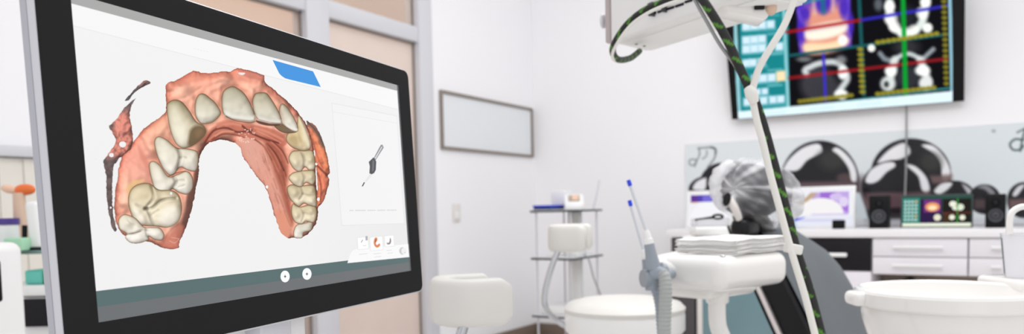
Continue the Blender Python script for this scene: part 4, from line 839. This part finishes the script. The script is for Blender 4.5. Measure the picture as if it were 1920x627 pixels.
# ================================================================== DENTAL CHAIR
AL = math.radians(43); ca = R0*math.cos(AL)-F0*math.sin(AL); cw = R0*math.sin(AL)+F0*math.cos(AL)      # chair length axis (toward the feet) and width axis
CH0 = P(1480, 540, 2.2); WM_ = .47
def onC(px, py, w): return onp(px, py, CH0+cw*w, cw)
prof_f = [(1424, 421, .20), (1440, 447, .30), (1460, 484, .42), (1480, 520, .46), (1502, 563, .47), (1534, 627, .47), (1570, 700, .46), (1612, 790, .44)]
prof_b = [(1378, 416), (1386, 440), (1402, 478), (1420, 517), (1441, 562), (1471, 627), (1506, 700), (1550, 790)]
ch = empty('dental_chair', (CH0.x+ca.x*.5+cw.x*.23, CH0.y+ca.y*.5+cw.y*.23, 0), 'black dental chair with reclined backrest and white shell edge, behind the tray table', 'dental chair')
vs = []; rows = []
for (fx, fy, W), (bx, by) in zip(prof_f, prof_b):
    w0 = (WM_-W)/2; f = onC(fx, fy, w0); b = onC(bx, by, w0)
    rows.append((f, b, W))
def slab(rows, nw=14, bulge=.018):
    vs = []; fs = []; ring = None
    for f, b, W in rows:
        r = []; up = (f-b).normalized(); th = (f-b).length; e = min(.028, th*.4)
        for k in range(nw+1):                                              # front face across
            s = k/nw; x = s*2-1; r.append(f+cw*(W*s)+up*(-e*abs(x)**8+bulge*(1-x*x)*(-.6)))
        for s in (.75, .5, .25): r.append(b+(f-b)*s+cw*(W+.006))
        for k in range(nw, -1, -1):
            s = k/nw; r.append(b+cw*(W*s))
        for s in (.25, .5, .75): r.append(b+(f-b)*s-cw*.006)
        vs += r; ring = len(r)
    n = len(rows)
    fs = [(i*ring+k, i*ring+(k+1) % ring, (i+1)*ring+(k+1) % ring, (i+1)*ring+k) for i in range(n-1) for k in range(ring)]
    fs += [tuple(range(ring)), tuple((n-1)*ring+k for k in range(ring))]
    return vs, fs
def densify(rows, n=4):
    out = []
    F_ = smooth_path([r[0] for r in rows], n); B_ = smooth_path([r[1] for r in rows], n); Ws = np.interp(np.linspace(0, len(rows)-1, len(F_)), range(len(rows)), [r[2] for r in rows])
    return list(zip(F_, B_, Ws))
rr = densify(rows)
obj('backrest', MB().add(*slab(rr)), M['blackl'], ch, angle=50)
# sheen on the black upholstery, painted as a paler grey panel, patient side
pv, pf = [], []
nw = 12
for f, b, W in rr[1:]:
    up = (f-b).normalized()
    for k in range(nw+1):
        s = .035+.93*k/nw; x = s*2-1; pv.append(f+cw*(W*s)+up*(.004-.028*abs(x)**8-.018*.6*(1-x*x)))
for i in range(len(rr)-2):
    for k in range(nw): pf.append((i*(nw+1)+k, i*(nw+1)+k+1, (i+1)*(nw+1)+k+1, (i+1)*(nw+1)+k))
obj('sheen_panel', MB().add(pv, pf), M['blackl_sheen'], ch, angle=0)
shellrows = []
for (f, b, W) in rr[2:]:
    dn = (b-f).normalized(); shellrows.append((b+dn*.0005-cw*.004, b+dn*.024-cw*.004, W+.008))
obj('backrest_shell', MB().add(*slab(shellrows, 6, 0)), M['shell'], ch, angle=50)
edge = [(b+(b-f).normalized()*.0247-cw*.004, b+(b-f).normalized()*.031-cw*.004, W+.008) for f, b, W in rr[2:]]
obj('shell_edge', MB().add(*slab(edge, 6, 0)), M['dark'], ch, angle=50)
lowf, lowb, _ = rows[-1]; sc_ = lowf+cw*.23
seat = MB(); so = Vector((sc_.x, sc_.y, lowb.z-.04))
seat.box(so+ca*.35+Vector((0, 0, .0)), (.9, .5, .12), rotz(math.atan2(ca.y, ca.x)), .04, 4)
obj('seat', seat, M['blackl'], ch)
obj('pedestal', MB().box(so+ca*.3+Vector((0, 0, -so.z/2-.02)), (.3, .26, so.z-.1), rotz(math.atan2(ca.y, ca.x)), .03).box((so.x+ca.x*.3, so.y+ca.y*.3, .03), (.7, .42, .06), rotz(math.atan2(ca.y, ca.x)), .02), M['white'], ch)
# headrest and its plastic cover
topc = (rows[0][0]+rows[0][1])/2+cw*.10
hc = P(1419, 361, 2.36)
ERX = Matrix((R0, F0, ZA)).transposed(); rotH = ERX @ Matrix.Rotation(math.radians(14), 3, 'Y')
obj('headrest', MB().ell(hc-R0*.022+ZA*.004, (.105, .10, .084), rotH, 40, 24), M['headr'], ch)
obj('headrest_bracket', MB().tube([hc+R0*.0, P(1405, 405, 2.36), topc-ZA*.06], [.05, .05, .06], 14).box(P(1397, 428, 2.31), (.06, .10, .06), rotz(math.atan2(ca.y, ca.x)), .022), M['blackl'], ch)
def cap_mesh():
    nu, nv = 120, 56; vs = []; fs = []; cs = []
    K0 = (-.62, -.62, -.12); kn = Vector(K0).normalized()                         # gathered knot: left, facing the viewer
    ax1 = kn.orthogonal().normalized(); ax2 = kn.cross(ax1)
    r = np.random.RandomState(5); ph = r.rand(12)*6.28; fr_ = [5, 7, 9, 12, 15, 19, 23]; am = [.9, .8, .7, .9, .6, .6, .5]
    for j in range(nv+1):
        th = PI*j/nv
        for i in range(nu):
            p = 2*PI*i/nu; dvec = kn*math.cos(th)+(ax1*math.cos(p)+ax2*math.sin(p))*math.sin(th)
            fold = sum(a*math.sin(f*p+q+1.1*math.sin(3*th+q)) for f, a, q in zip(fr_, am, ph))/2.4
            amp = .030*math.sin(min(th, 1.6))*math.exp(-th*.35)+.008
            lump = .035*math.sin(3.1*dvec.x+2*dvec.z+1)*math.sin(2.3*dvec.y+.5)
            rad = 1+amp*fold+lump
            if th < .28: rad -= .10*(1-th/.28)**1.5
            v = Vector((dvec.x*.146*rad, dvec.y*.125*rad, dvec.z*.104*rad))
            # bag hangs a little fuller at the lower right
            if dvec.x > 0: v.z -= .016*dvec.x; v.x *= 1.0
            vs.append(hc+rotH @ v)
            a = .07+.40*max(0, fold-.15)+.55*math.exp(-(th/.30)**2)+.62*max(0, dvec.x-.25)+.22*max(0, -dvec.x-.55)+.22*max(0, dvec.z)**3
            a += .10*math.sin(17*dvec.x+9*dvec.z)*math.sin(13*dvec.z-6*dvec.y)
            cs.append(min(.93, max(.07, a)))
    for j in range(nv):
        for i in range(nu): fs.append((j*nu+i, j*nu+(i+1) % nu, (j+1)*nu+(i+1) % nu, (j+1)*nu+i))
    return vs, fs, np.array(cs)
cv, cf, cc2 = cap_mesh()
cvr = empty('headrest_cover', tuple(hc), 'crinkled see-through plastic cap pulled over the chair headrest', 'plastic cover')
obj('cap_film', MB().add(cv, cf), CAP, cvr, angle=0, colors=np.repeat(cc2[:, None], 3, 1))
# gathered hem at the left and the tail that hangs below it
hem = MB(); hp = [P(x, y, 2.28) for x, y in ((1374, 306), (1352, 322), (1341, 345), (1343, 368), (1354, 386), (1368, 378), (1374, 364))]
hem.tube(hp, [.012, .019, .017, .015, .010, .008, .012], 14, 6); ta2 = hem
for i, v in enumerate(hem.v):
    q_ = Vector(v); hem.v[i] = tuple(q_+R0*(.004*math.sin(i*1.7))+ZA*(.003*math.sin(i*2.3)))
obj('gathered_hem', hem, mat('milky_film', (238, 238, 241), .35, var=.08, scale=40, alpha=.62), cvr, angle=60)
obj('hanging_tail', MB().tube([P(1366, 370, 2.27), P(1376, 388, 2.27), P(1384, 406, 2.28), P(1388, 424, 2.29)], [.009, .012, .011, .007], 12, 6), M['bone'], cvr)
obj('dark_opening', MB().ell(P(1363, 374, 2.262), (.012, .006, .021), ERX @ Matrix.Rotation(.25, 3, 'Y'), 20, 12), M['blackl'], cvr)

# ================================================================== ASSISTANT TRAY TABLE
tcn = P(1350, 512, 1.62)                                                   # nearest corner
TYW = math.radians(50); tax = R0*math.cos(TYW)-F0*math.sin(TYW); tay = R0*math.sin(TYW)+F0*math.cos(TYW); trot = rotz(math.atan2(tax.y, tax.x))
def TR(a, b, z): q = Vector((tcn.x, tcn.y, 0))+tax*a+tay*b; return Vector((q.x, q.y, z))     # a<=0 to the left, b>=0 to the right
TX, TY = .172, .275
q_ = TR(-TX/2, TY/2, 0)
tt = empty('tray_table', (q_.x, q_.y, 0), 'rounded white tray table on a white column, holding the napkin pile', 'tray table')
tz1 = P(1350, 481, 1.64).z; tz0 = P(1350, 549, 1.64).z
obj('tray_body', MB().box(TR(-TX/2+.012, TY/2-.012, (tz0+tz1)/2), (TX, TY, tz1-tz0), trot, .028, 6), M['gloss'], tt, angle=60)
obj('rounded_end', MB().ell(TR(-TX+.022, .062, (tz0+tz1)/2+.006), (.092, .085, .036), trot, 40, 24), M['gloss'], tt, angle=0)
obj('under_body', MB().box(TR(-TX/2-.035, TY/2-.01, tz0+.002), (.15, .2, .05), trot, .02, 4), M['gloss'], tt)
cp = P(1345, 545, 1.74); cz = tz0
obj('column_collar', MB().lathe((cp.x, cp.y, cz-.02), [(.0, .03), (.026, .03), (.026, -.012), (.023, -.016), (0, -.016)], 32), M['gloss'], tt)
obj('column', MB().tube([(cp.x, cp.y, cz), P(1345, 600, 1.74), P(1352, 627, 1.745), P(1372, 665, 1.76), P(1410, 720, 1.80)], .0195, 20, 6), M['gloss'], tt)
b_ = P(1410, 720, 1.80)
obj('column_foot', MB().cyl((b_.x, b_.y, .02), (b_.x, b_.y, b_.z+.005), .024).lathe((b_.x, b_.y, 0), [(0, 0), (.15, 0), (.15, .02), (.03, .05), (0, .05)], 36), M['white'], tt)
def holder(px, py, d, r=.017):
    c_ = P(px, py, d); return MB().cyl(c_-R0*.02-F0*.006, c_+R0*.02+F0*.006, r, 24).lathe(c_-ZA*.004, [(.0, -.022), (.014, -.022), (.016, 0), (.014, .022), (0, .022)], 24)
obj('hose_holder', holder(1222, 522, 1.63, .019), M['slate'], tt); obj('hose_holder', holder(1232, 508, 1.68, .015), M['slate'], tt)
obj('holder_arm', MB().tube([P(1222, 520, 1.63), P(1245, 516, 1.67), P(1292, 510, 1.78)], .011, 14, 5), M['slate'], tt)
obj('screw_head', MB().ell(P(1355, 481, 1.60), (.006, .006, .003), None, 12, 8), M['chrome'], tt)
# napkins
def napkin(sx, sy, th, seed):
    r = np.random.RandomState(seed); nx, ny = 16, 20; vs = []; fs = []
    ph = r.rand(4)*6
    for s in (1, 0):
        for j in range(ny+1):
            for i in range(nx+1):
                x = (i/nx-.5); y = (j/ny-.5); e = max(abs(x), abs(y))*2
                w = .0011*math.sin(9*x+ph[0]+4*y)*e+.0012*math.sin(11*y+ph[1])*e+.0003*math.sin(23*(x+y)+ph[2])
                z = w+(th/2*(1-.6*max(0, (e-.93)/.07)**2) if s else -th/2*(1-.6*max(0, (e-.93)/.07)**2))
                vs.append((x*sx, y*sy, z+th/2))
    m = (nx+1)*(ny+1); g = lambda i, j: j*(nx+1)+i
    for j in range(ny):
        for i in range(nx): fs.append((g(i, j), g(i+1, j), g(i+1, j+1), g(i, j+1))); fs.append((m+g(i, j), m+g(i, j+1), m+g(i+1, j+1), m+g(i+1, j)))
    per = [g(i, 0) for i in range(nx)]+[g(nx, j) for j in range(ny)]+[g(i, ny) for i in range(nx, 0, -1)]+[g(0, j) for j in range(ny, 0, -1)]
    for k in range(len(per)): a, b = per[k], per[(k+1) % len(per)]; fs.append((a, m+a, m+b, b))
    return vs, fs
NX, NY = .165, .215
ncn = P(1381, 478, 1.66); nb = Vector((ncn.x, ncn.y, tz1+.0006))-tax*(NX/2-.002)+tay*(NY/2-.002)
NN = 8; nth = (P(1381, 449, 1.67).z-nb.z)/NN
which = ['bottom napkin, its corner sticking out over the tray table', 'second napkin from the bottom of the pile', 'third napkin from the bottom of the pile', 'fourth napkin from the bottom of the pile', 'fourth napkin from the top of the pile', 'third napkin from the top of the pile', 'second napkin from the top of the pile', 'topmost white napkin of the pile on the tray table']
for i in range(NN):
    v_, f_ = napkin(NX+(.014 if i == 0 else .002*math.sin(i*2.1)), NY+.003*math.sin(i*1.3), nth*1.0, 3)
    ox = (-.006 if i == 0 else .0025*math.sin(i*2.7)); oy = (-.004 if i == 0 else .003*math.cos(i*1.9))
    o_ = nb+tax*ox+tay*oy+ZA*(nth*i); rot = rotz(math.atan2(tax.y, tax.x)+.012*math.sin(i*1.7))
    thing('napkin', MB().add([o_+rot @ Vector(p) for p in v_], f_), M['tissue'], which[i], 'napkin', 'folded white napkins on the tray table', origin=o_, angle=60)
# suction tubes
def suction(tag_, d, tip, col0, body, hoser, lab1, lab2):
    sh = empty('suction_hose', tuple(P(*body[0], d)), lab1, 'suction hose', 'suction hoses on the tray table')
    b0, b1 = P(*body[0], d), P(*body[1], d)
    obj('valve_body', MB().tube([b0, b0.lerp(b1, .3), b0.lerp(b1, .6), b1], [.0145*hoser, .0145*hoser, .0125*hoser, .011*hoser], 20), M['slate'], sh)
    w1 = P(*col0, d)
    obj('white_tip_socket', MB().tube([b1, b1.lerp(w1, .35), b1.lerp(w1, .4), b1.lerp(w1, .8), w1], [.0105*hoser, .0105*hoser, .0085*hoser, .0075*hoser, .005*hoser], 18), M['white'], sh)
    e = empty('saliva_ejector', tuple(w1), lab2, 'saliva ejector', 'blue-tipped saliva ejectors')
    t1 = P(*tip, d); t0 = w1.lerp(t1, .0)
    obj('straw', MB().tube([t0, w1.lerp(t1, .5), w1.lerp(t1, .9)], .0036, 12), M['clear'], e)
    obj('blue_tip', MB().tube([w1.lerp(t1, .88), w1.lerp(t1, .93), t1], [.0042, .0048, .0042], 14), M['blue'], e)
    return sh
h1 = suction('a', 1.62, (1178, 338), (1211, 432), ((1226, 506), (1217, 458)), 1.0, 'front grey suction hose with ribbed tube hanging left of the tray table', 'longer clear saliva ejector with blue tip, reaching highest')
h2 = suction('b', 1.70, (1180, 376), (1206, 468), ((1216, 512), (1211, 486)), .85, 'rear grey suction hose half hidden behind the front one', 'shorter clear saliva ejector with blue tip, behind the longer one')
def ribbed(pts, r, n, seg=16):
    path = smooth_path(pts, n); q = [path[0]]
    for p in path[1:]:
        while (p-q[-1]).length > .0021: q.append(q[-1]+(p-q[-1]).normalized()*.0021)
    return MB().tube(q, [r*(1+.085*math.sin(i*2*PI*.0021/.0084)) for i in range(len(q))], seg)
obj('ribbed_hose', ribbed([P(1240, 512, 1.61), P(1246, 522, 1.605), P(1248, 545, 1.60), P(1247, 585, 1.60), P(1246, 627, 1.60), P(1250, 690, 1.62), P(1275, 800, 1.66), (b_.x-.05, b_.y, .09)], .0135, 12), M['hose'], h1, angle=80)
obj('hose_neck', MB().tube([P(1224, 515, 1.62), P(1234, 512, 1.613), P(1242, 515, 1.61)], [.014, .0145, .014], 16, 4), M['slate'], h1)
obj('ribbed_hose', ribbed([P(1221, 525, 1.69), P(1230, 545, 1.69), P(1237, 575, 1.69), P(1241, 627, 1.69), P(1246, 690, 1.70), P(1280, 800, 1.72), (b_.x-.03, b_.y+.04, .09)], .0105, 12), M['slate'], h2, angle=80)

# ================================================================== CUSPIDOR
zr = .89; cu = onZ(1776, 541, zr); RC = .156
cus = empty('cuspidor', (cu.x, cu.y, 0), 'white round spittoon bowl with a wide rim at the lower right', 'cuspidor')
obj('bowl', MB().lathe((cu.x, cu.y, zr), [(.0, -.09), (.05, -.088), (.09, -.07), (.125, -.035), (.137, -.012), (.141, -.002), (.147, .0015), (.153, -.001), (.156, -.006), (.1568, -.026), (.155, -.0292), (.147, -.030), (.1435, -.033), (.1445, -.043), (.1415, -.062), (.134, -.088), (.115, -.115), (.08, -.134), (.0, -.138)], 72), M['gloss'], cus, angle=26)
lg = P(1613, 566, 1.40)
obj('side_lug', MB().box((lg.x, lg.y, zr-.016), (.044, .05, .027), rotz(math.atan2(R0.y, R0.x)), .011, 4), M['gloss'], cus)
ld = onZ(1912, 533, zr)
obj('spout_ledge', MB().box((ld.x+.03, ld.y+.045, zr-.004), (.15, .15, .030), rotz(math.atan2(R0.y, R0.x)), .012, 4), M['gloss'], cus)
obj('support_column', MB().lathe((cu.x, cu.y, 0), [(.0, 0), (.11, 0), (.11, .03), (.055, .08), (.05, zr-.14), (.06, zr-.125), (0, zr-.125)], 40), M['white'], cus)
fp = [P(1893, 440, 1.42), P(1893, 416, 1.42), P(1897, 400, 1.42), P(1908, 391, 1.42), P(1922, 388, 1.42), P(1946, 392, 1.43), P(1960, 410, 1.44), P(1963, 450, 1.45), P(1963, 520, 1.46)]
fp = [p + FW*0 for p in fp]
obj('filler_spout', MB().tube(fp, .0058, 14, 7), M['gloss'], cus)
cpx = P(1926, 524, 1.44)
cb_ = P(1926, 523, 1.44); zc_ = zr+.0115
thing('rinse_cup', MB().lathe((cb_.x, cb_.y, zc_), [(.0, .0015), (.036, .0015), (.040, .04), (.0445, .082), (.046, .083), (.0445, .083), (.0405, .04), (.037, .0), (0, 0)][::-1], 36), G_CUP, 'translucent white rinsing cup under the curved tap, at the right edge', 'cup')

# ================================================================== OVERHEAD BOX AND CABLES
ZO = 1.40
A_ = onZ(1150, 80, ZO); e_ = (onZ(1400, -5, ZO)-A_); e_ = Vector((e_.x, e_.y, 0)).normalized(); f_ = Vector((-e_.y, e_.x, 0))
if f_.dot(F0) < 0: f_ = -f_
OL, OW, OH = .40, .125, .26
def O(s, t, z=0.): return A_+e_*s+f_*t+ZA*z
ov = empty('overhead_unit', tuple(O(.18, .06, 0)), 'white overhead equipment box seen from below, with black slots and cables', 'equipment box')
# body: bevelled toward its far lower side
obj('housing', MB().prism([O(-.005, -.004, .0), O(-.045, OW, .0), O(OL, OW, .0), O(OL, -.004, .0)], ZA*OH, .007, 4), M['boxp'], ov)
obj('underside_plate', MB().prism([O(.012, .022, -.003), O(-.025, OW-.005, -.003), O(OL-.01, OW-.005, -.003), O(OL-.01, .022, -.003)], ZA*.004, .0012), M['boxu'], ov)
obj('end_cap', MB().prism([O(-.006, -.0075, .001), O(-.021, -.0075, .001), O(-.024, .02, .001), O(-.009, .02, .001)], ZA*OH, .006, 4), M['pink'], ov)
kk = onp(1131, 40, O(-.03, .01), F0); obj('side_knob', MB().ell(kk, (.006, .012, .016), None, 18, 12), M['silver_l'], ov)
def onFace(px, py, k=0.): return onp(px, py, O(0, -.004-k), f_)
for (a0, a1) in (((1217, 28), (1230, 24)), ((1234, 23), (1247, 18)), ((1250, 17.5), (1264, 13)), ((1267, 12), (1282, 7)), ((1285, 4), (1298, 0))):
    p, q = onFace(*a0, .0005), onFace(*a1, .0005)
    obj('vent_slot', MB().tube([p, q], .0026, 8), M['blk'], ov)
for (x, y) in ((1193, 82.5), (1208, 86), (1366, 30), (1381, 34)):
    p = onZ(x, y, ZO-.003); obj('screw', MB().lathe((p.x, p.y, p.z-.0015), [(0, 0), (.003, 0), (.003, .002), (0, .002)], 14), M['ink'], ov)
for (x, y) in ((1223, 10), (1245, 2)):
    p = onFace(x, y, .006); obj('cable_clip', MB().box(p, (.016, .014, .010), rotz(math.atan2(e_.y, e_.x)), .002).box(p+ZA*-.012, (.004, .012, .018), rotz(math.atan2(e_.y, e_.x)), .001), M['gap'], ov)
br = obj('white_bracket', MB().prism([P(1360, -40, 1.33), P(1452, -30, 1.33), P(1450, 12, 1.33), P(1438, 36, 1.33), P(1366, 20, 1.33), P(1354, 8, 1.33)], FW*.05, .004, 3), M['gloss'], ov)
obj('bracket_slot', MB().box(P(1424, 4, 1.326), (.018, .006, .026), rotz(math.atan2(R0.y, R0.x)), .002), M['blk'], br)
obj('bracket_knob', MB().ell(P(1446, 16, 1.33), (.010, .010, .012), None, 18, 12), M['beige'], br)
obj('suspension_arm', MB().cyl(O(.2, .06, OH-.02), O(.2, .06, 1.5), .028), M['white'], ov)
def cable(name, pts, r, label, m, stripes=False, group=None, n=10):
    P3 = [P(*p) for p in pts]; mb = MB()
    if not stripes: mb.tube(P3, r, 14, n); return thing(name, mb, m, label, 'cable', group, angle=0)
    path = smooth_path(P3, n)
    # even spacing
    q = [path[0]]; 
    for p in path[1:]:
        while (p-q[-1]).length > .0028: q.append(q[-1]+(p-q[-1]).normalized()*.0028)
    mb.tube(q, r, 16); cs = []
    for i in range(len(q)):
        for k in range(16):
            a = (k/16*2+i*.0028/.030) % 2
            on = (a % 1 < .26) and ((i*.0028/.034) % 1 < .50); cs.append(lin((80, 142, 36)) if on else lin((20, 22, 20)))
    return thing(name, mb, m, label, 'cable', group, angle=0, colors=np.array(cs))
cable('flecked_cable', [(1199, 96, 1.62), (1182, 109, 1.56), (1160, 112, 1.47), (1149, 98, 1.42), (1154, 78, 1.385), (1176, 46, 1.36), (1206, 21, 1.33), (1240, 6, 1.30), (1272, -4, 1.28), (1300, -16, 1.26)], .0062, 'black cable with green flecks looping under the overhead box', STRIPE, True)
cable('flecked_cable', [(1300, -24, 1.25), (1322, 6, 1.24), (1345, 42, 1.24), (1366, 80, 1.24), (1380, 112, 1.24), (1393, 140, 1.24), (1405, 168, 1.245), (1417, 192, 1.262), (1432, 236, 1.265), (1447, 290, 1.265), (1463, 350, 1.265), (1480, 415, 1.262), (1495, 474, 1.26), (1517, 540, 1.258), (1540, 627, 1.255), (1568, 740, 1.25), (1592, 900, 1.24), (1604, 1150, 1.24), (1608, 1400, 1.24), (1608, 1552, 1.24)], .0074, 'black green-flecked cable running down to the bottom edge', STRIPE, True)
cable('white_cable', [(1498, -30, 1.22), (1486, 8, 1.22), (1470, 48, 1.22), (1446, 88, 1.22), (1426, 122, 1.225), (1415, 152, 1.23), (1411, 180, 1.235), (1418, 222, 1.24), (1431, 270, 1.24), (1444, 326, 1.24), (1460, 385, 1.24), (1475, 440, 1.24), (1490, 492, 1.24), (1510, 558, 1.24), (1528, 627, 1.24), (1558, 745, 1.225), (1582, 900, 1.215), (1590, 1150, 1.21), (1590, 1400, 1.21), (1590, 1570, 1.21)], .0056, 'thick white cable arcing from the top edge down beside the black cable', M['wcable'])
cable('grey_cable', [(1292, -20, 1.255), (1306, 6, 1.25), (1326, 42, 1.25), (1350, 84, 1.25), (1375, 118, 1.25), (1393, 148, 1.25), (1403, 165, 1.25)], .0030, 'thin grey cable joining the black and white cables at a white sleeve', M['gcable'])
cable('white_lead', [(1196, 98, 1.615), (1178, 111, 1.56), (1156, 115, 1.47), (1148, 104, 1.41), (1158, 80, 1.375), (1182, 48, 1.345), (1212, 26, 1.315), (1246, 10, 1.285), (1274, 0, 1.265), (1300, -12, 1.25)], .0028, 'thin white lead following the looped black cable under the box', M['wcable'])
thing('cable_sleeve', MB().tube([P(1403, 165, 1.232), P(1409, 176, 1.229), P(1414, 192, 1.233)], [.0075, .0105, .0075], 14, 4), M['wcable'], 'white sleeve where the cables come together below the overhead box', 'cable sleeve')
thing('cable_clip', MB().box(P(1487, 467, 1.246), (.026, .022, .016), ERX @ Matrix.Rotation(.22, 3, 'Y'), .003), M['wcable'], 'white clip binding the cables beside the napkin pile', 'cable clip')

# ================================================================== LEFT BACKGROUND
gc = P(68, 470, 2.15); gz = gc.z
gt = empty('glass_top_cart', (gc.x, gc.y, 0), 'white cart with glass top and dark drawer behind the left edge of the monitor', 'cart')
gr_ = rotz(math.atan2(R0.y, R0.x)); g0 = Vector((gc.x, gc.y, 0))
def G(u, v, z): return g0+R0*u+F0*v+ZA*z
obj('glass_top', MB().box(G(.03, .12, gz-.004), (.34, .30, .010), gr_, .003), G_SHELF, gt)
zsh = P(68, 548, 2.1).z
obj('lower_shelf', MB().box(G(.03, .12, zsh), (.34, .30, .03), gr_, .004), M['white'], gt)
obj('back_panel', MB().box(G(.03, .262, (gz-.01+zsh)/2+.005), (.32, .012, gz-zsh-.026), gr_, .002), M['panel'], gt)
obj('cart_body', MB().box(G(.03, .125, (zsh-.016)/2+.02), (.33, .29, zsh-.06), gr_, .006), M['white'], gt)
for u in (-.1, .16):
    for v in (.0, .24): obj('caster', MB().cyl(G(u-.01, v, .025), G(u+.01, v, .025), .025, 14).cyl(G(u, v, .03), G(u, v, .06), .008, 8), M['dark'], gt)
dz0 = P(74, 616, 2.1).z; dz1 = P(74, 563, 2.1).z
obj('drawer', MB().box(G(.072, -.028, (dz0+dz1)/2), (.2, .016, dz1-dz0), gr_, .003), M['blk'], gt)
for u, w, m_, lb in ((-.02, .05, 'teal', 'left teal pack on the lower cart shelf under the glass'), (.035, .05, 'green', 'right pale green pack on the lower cart shelf under the glass')):
    thing('teal_pack', MB().box(G(u, .06, zsh+.0155+.02), (w, .1, .04), gr_, .006), M[m_], lb, 'pack')
ztp = gz+.0015
eu = empty('white_unit', tuple(P(-30, 640, 1.55)[:2])+(0,), 'large white rounded equipment housing at the lower left edge', 'equipment')
ec = P(-76, 560, 1.62); zt2 = P(20, 456, 1.6).z
obj('unit_body', MB().box((ec.x, ec.y, zt2/2), (.19, .16, zt2), gr_, .022, 5), M['white'], eu)
pk = P(-33, 528, 1.525); obj('dark_panel', MB().box((pk.x, pk.y, pk.z), (.075, .012, .085), gr_, .006), M['dark'], eu)
def standing(px, py_top, d, prof, m, label, name, cat):
    p = P(px, 460, d); zt_ = P(px, py_top, d).z-ztp
    return thing(name, MB().lathe((p.x, p.y, ztp), [(r, z*zt_) for r, z in prof], 24), M[m], label, cat)
p = P(12, 460, 2.2); hh_ = P(12, 412, 2.2).z-ztp
bt = empty('lidded_jar', (p.x, p.y, ztp), 'white jar with a dark purple lid on the glass-topped cart', 'jar')
obj('jar_body', MB().lathe((p.x, p.y, ztp), [(0, 0), (.034, 0), (.034, hh_*.8), (.03, hh_*.84), (0, hh_*.84)], 28), M['white'], bt)
obj('lid', MB().lathe((p.x, p.y, ztp+hh_*.84), [(0, 0), (.036, 0), (.036, hh_*.2), (0, hh_*.2)], 28), M['purple'], bt)
p = P(34, 450, 2.12); thing('green_box', MB().box((p.x, p.y, ztp+.018), (.052, .05, .036), gr_, .005), M['green'], 'pale green box on the glass-topped cart', 'box')
p = P(40, 455, 2.25)
lp = empty('curing_lamp', (p.x, p.y, ztp), 'beige handheld lamp on the cart with an oval orange shield on top', 'lamp')
zz2 = P(40, 362, 2.25).z
obj('lamp_stem', MB().lathe((p.x, p.y, ztp), [(0, 0), (.028, 0), (.026, .04), (.017, .09), (.015, zz2-ztp), (0, zz2-ztp)], 24), M['beige'], lp)
p2 = P(47, 356, 2.25); obj('orange_shield', MB().ell(p2, (.031, .014, .017), gr_, 24, 14), M['orange'], lp)
p3 = P(18, 355, 2.25); obj('pale_wing', MB().ell(p3, (.026, .012, .013), gr_ @ Matrix.Rotation(.2, 3, 'Y'), 24, 14), M['peach'], lp)
p = P(68, 455, 2.15); z9 = P(68, 378, 2.15).z
hp_ = empty('white_handset', (p.x, p.y, ztp), 'white upright handset with a dark edge beside the orange-topped lamp', 'handset')
obj('handset_body', MB().box((p.x, p.y, (z9+ztp)/2), (.036, .03, z9-ztp), gr_ @ Matrix.Rotation(-.05, 3, 'Y'), .012, 4), M['white'], hp_)
obj('dark_edge', MB().tube([p.__class__((p.x, p.y, ztp+.006))-R0*.02-F0*.008, Vector((p.x, p.y, ztp+.03))-R0*.024-F0*.012, Vector((p.x, p.y, ztp+.07))-R0*.025-F0*.008], .007, 10, 5).box(Vector((p.x, p.y, ztp+.004))-F0*.004, (.05, .034, .008), gr_, .003), M['dark'], hp_)
# pale blind on the left wall behind the cart
bl = empty('vertical_blind', (.03, -4.1, .0), 'cream vertical-slat blind low on the left wall behind the cart', 'blind')
for i in range(14):
    y = -3.78-.085*i
    obj('slat', MB().box((.045, y, .65), (.004, .086, 1.26), rotz(.06), .001), M['blind'], bl)
obj('head_rail', MB().span((.012, -5.0, 1.285), (.075, -3.74, 1.325), .006), M['frame'], bl)

# ================================================================== LIGHT
w = bpy.data.worlds.new('world'); scene.world = w; w.use_nodes = True; nt = w.node_tree; bgn = nt.nodes['Background']
tcw = nt.nodes.new('ShaderNodeTexCoord'); sx = nt.nodes.new('ShaderNodeSeparateXYZ'); rmp = nt.nodes.new('ShaderNodeValToRGB')
nt.links.new(tcw.outputs['Generated'], sx.inputs[0]); mr = nt.nodes.new('ShaderNodeMapRange'); mr.inputs[1].default_value = -1; nt.links.new(sx.outputs['Z'], mr.inputs[0]); nt.links.new(mr.outputs[0], rmp.inputs[0])
rmp.color_ramp.elements[0].color = (.70, .70, .70, 1); rmp.color_ramp.elements[1].color = (1, 1, 1.02, 1)
nt.links.new(rmp.outputs[0], bgn.inputs[0]); bgn.inputs[1].default_value = .94
def area(name, loc, rot, size, power, col=(1, 1, 1), sy=None):
    l = bpy.data.lights.new(name, 'AREA'); l.energy = power; l.size = size; l.color = col
    if sy: l.shape = 'RECTANGLE'; l.size_y = sy
    o = bpy.data.objects.new(name, l); COL.objects.link(o); o.location = loc; o.rotation_euler = rot; return o
area('ceiling_light_front', (3.0, -3.2, 3.2), (0, 0, 0), 2.0, 46, (1, .99, .98), 1.6)
area('ceiling_light_back', (1.6, -1.5, 3.1), (0, 0, 0), 1.4, 9, (1, .99, .98), 1.4)
area('corridor_light', (-.75, -2.4, 2.9), (0, 0, 0), .8, 9, (1, .95, .9), 3)
area('front_fill', (5.0, -7.2, 1.5), (math.radians(80), 0, math.radians(38)), 2.2, 8, (1, 1, 1), 1.8)  # unseen fill lamp, added behind the camera to brighten the fronts
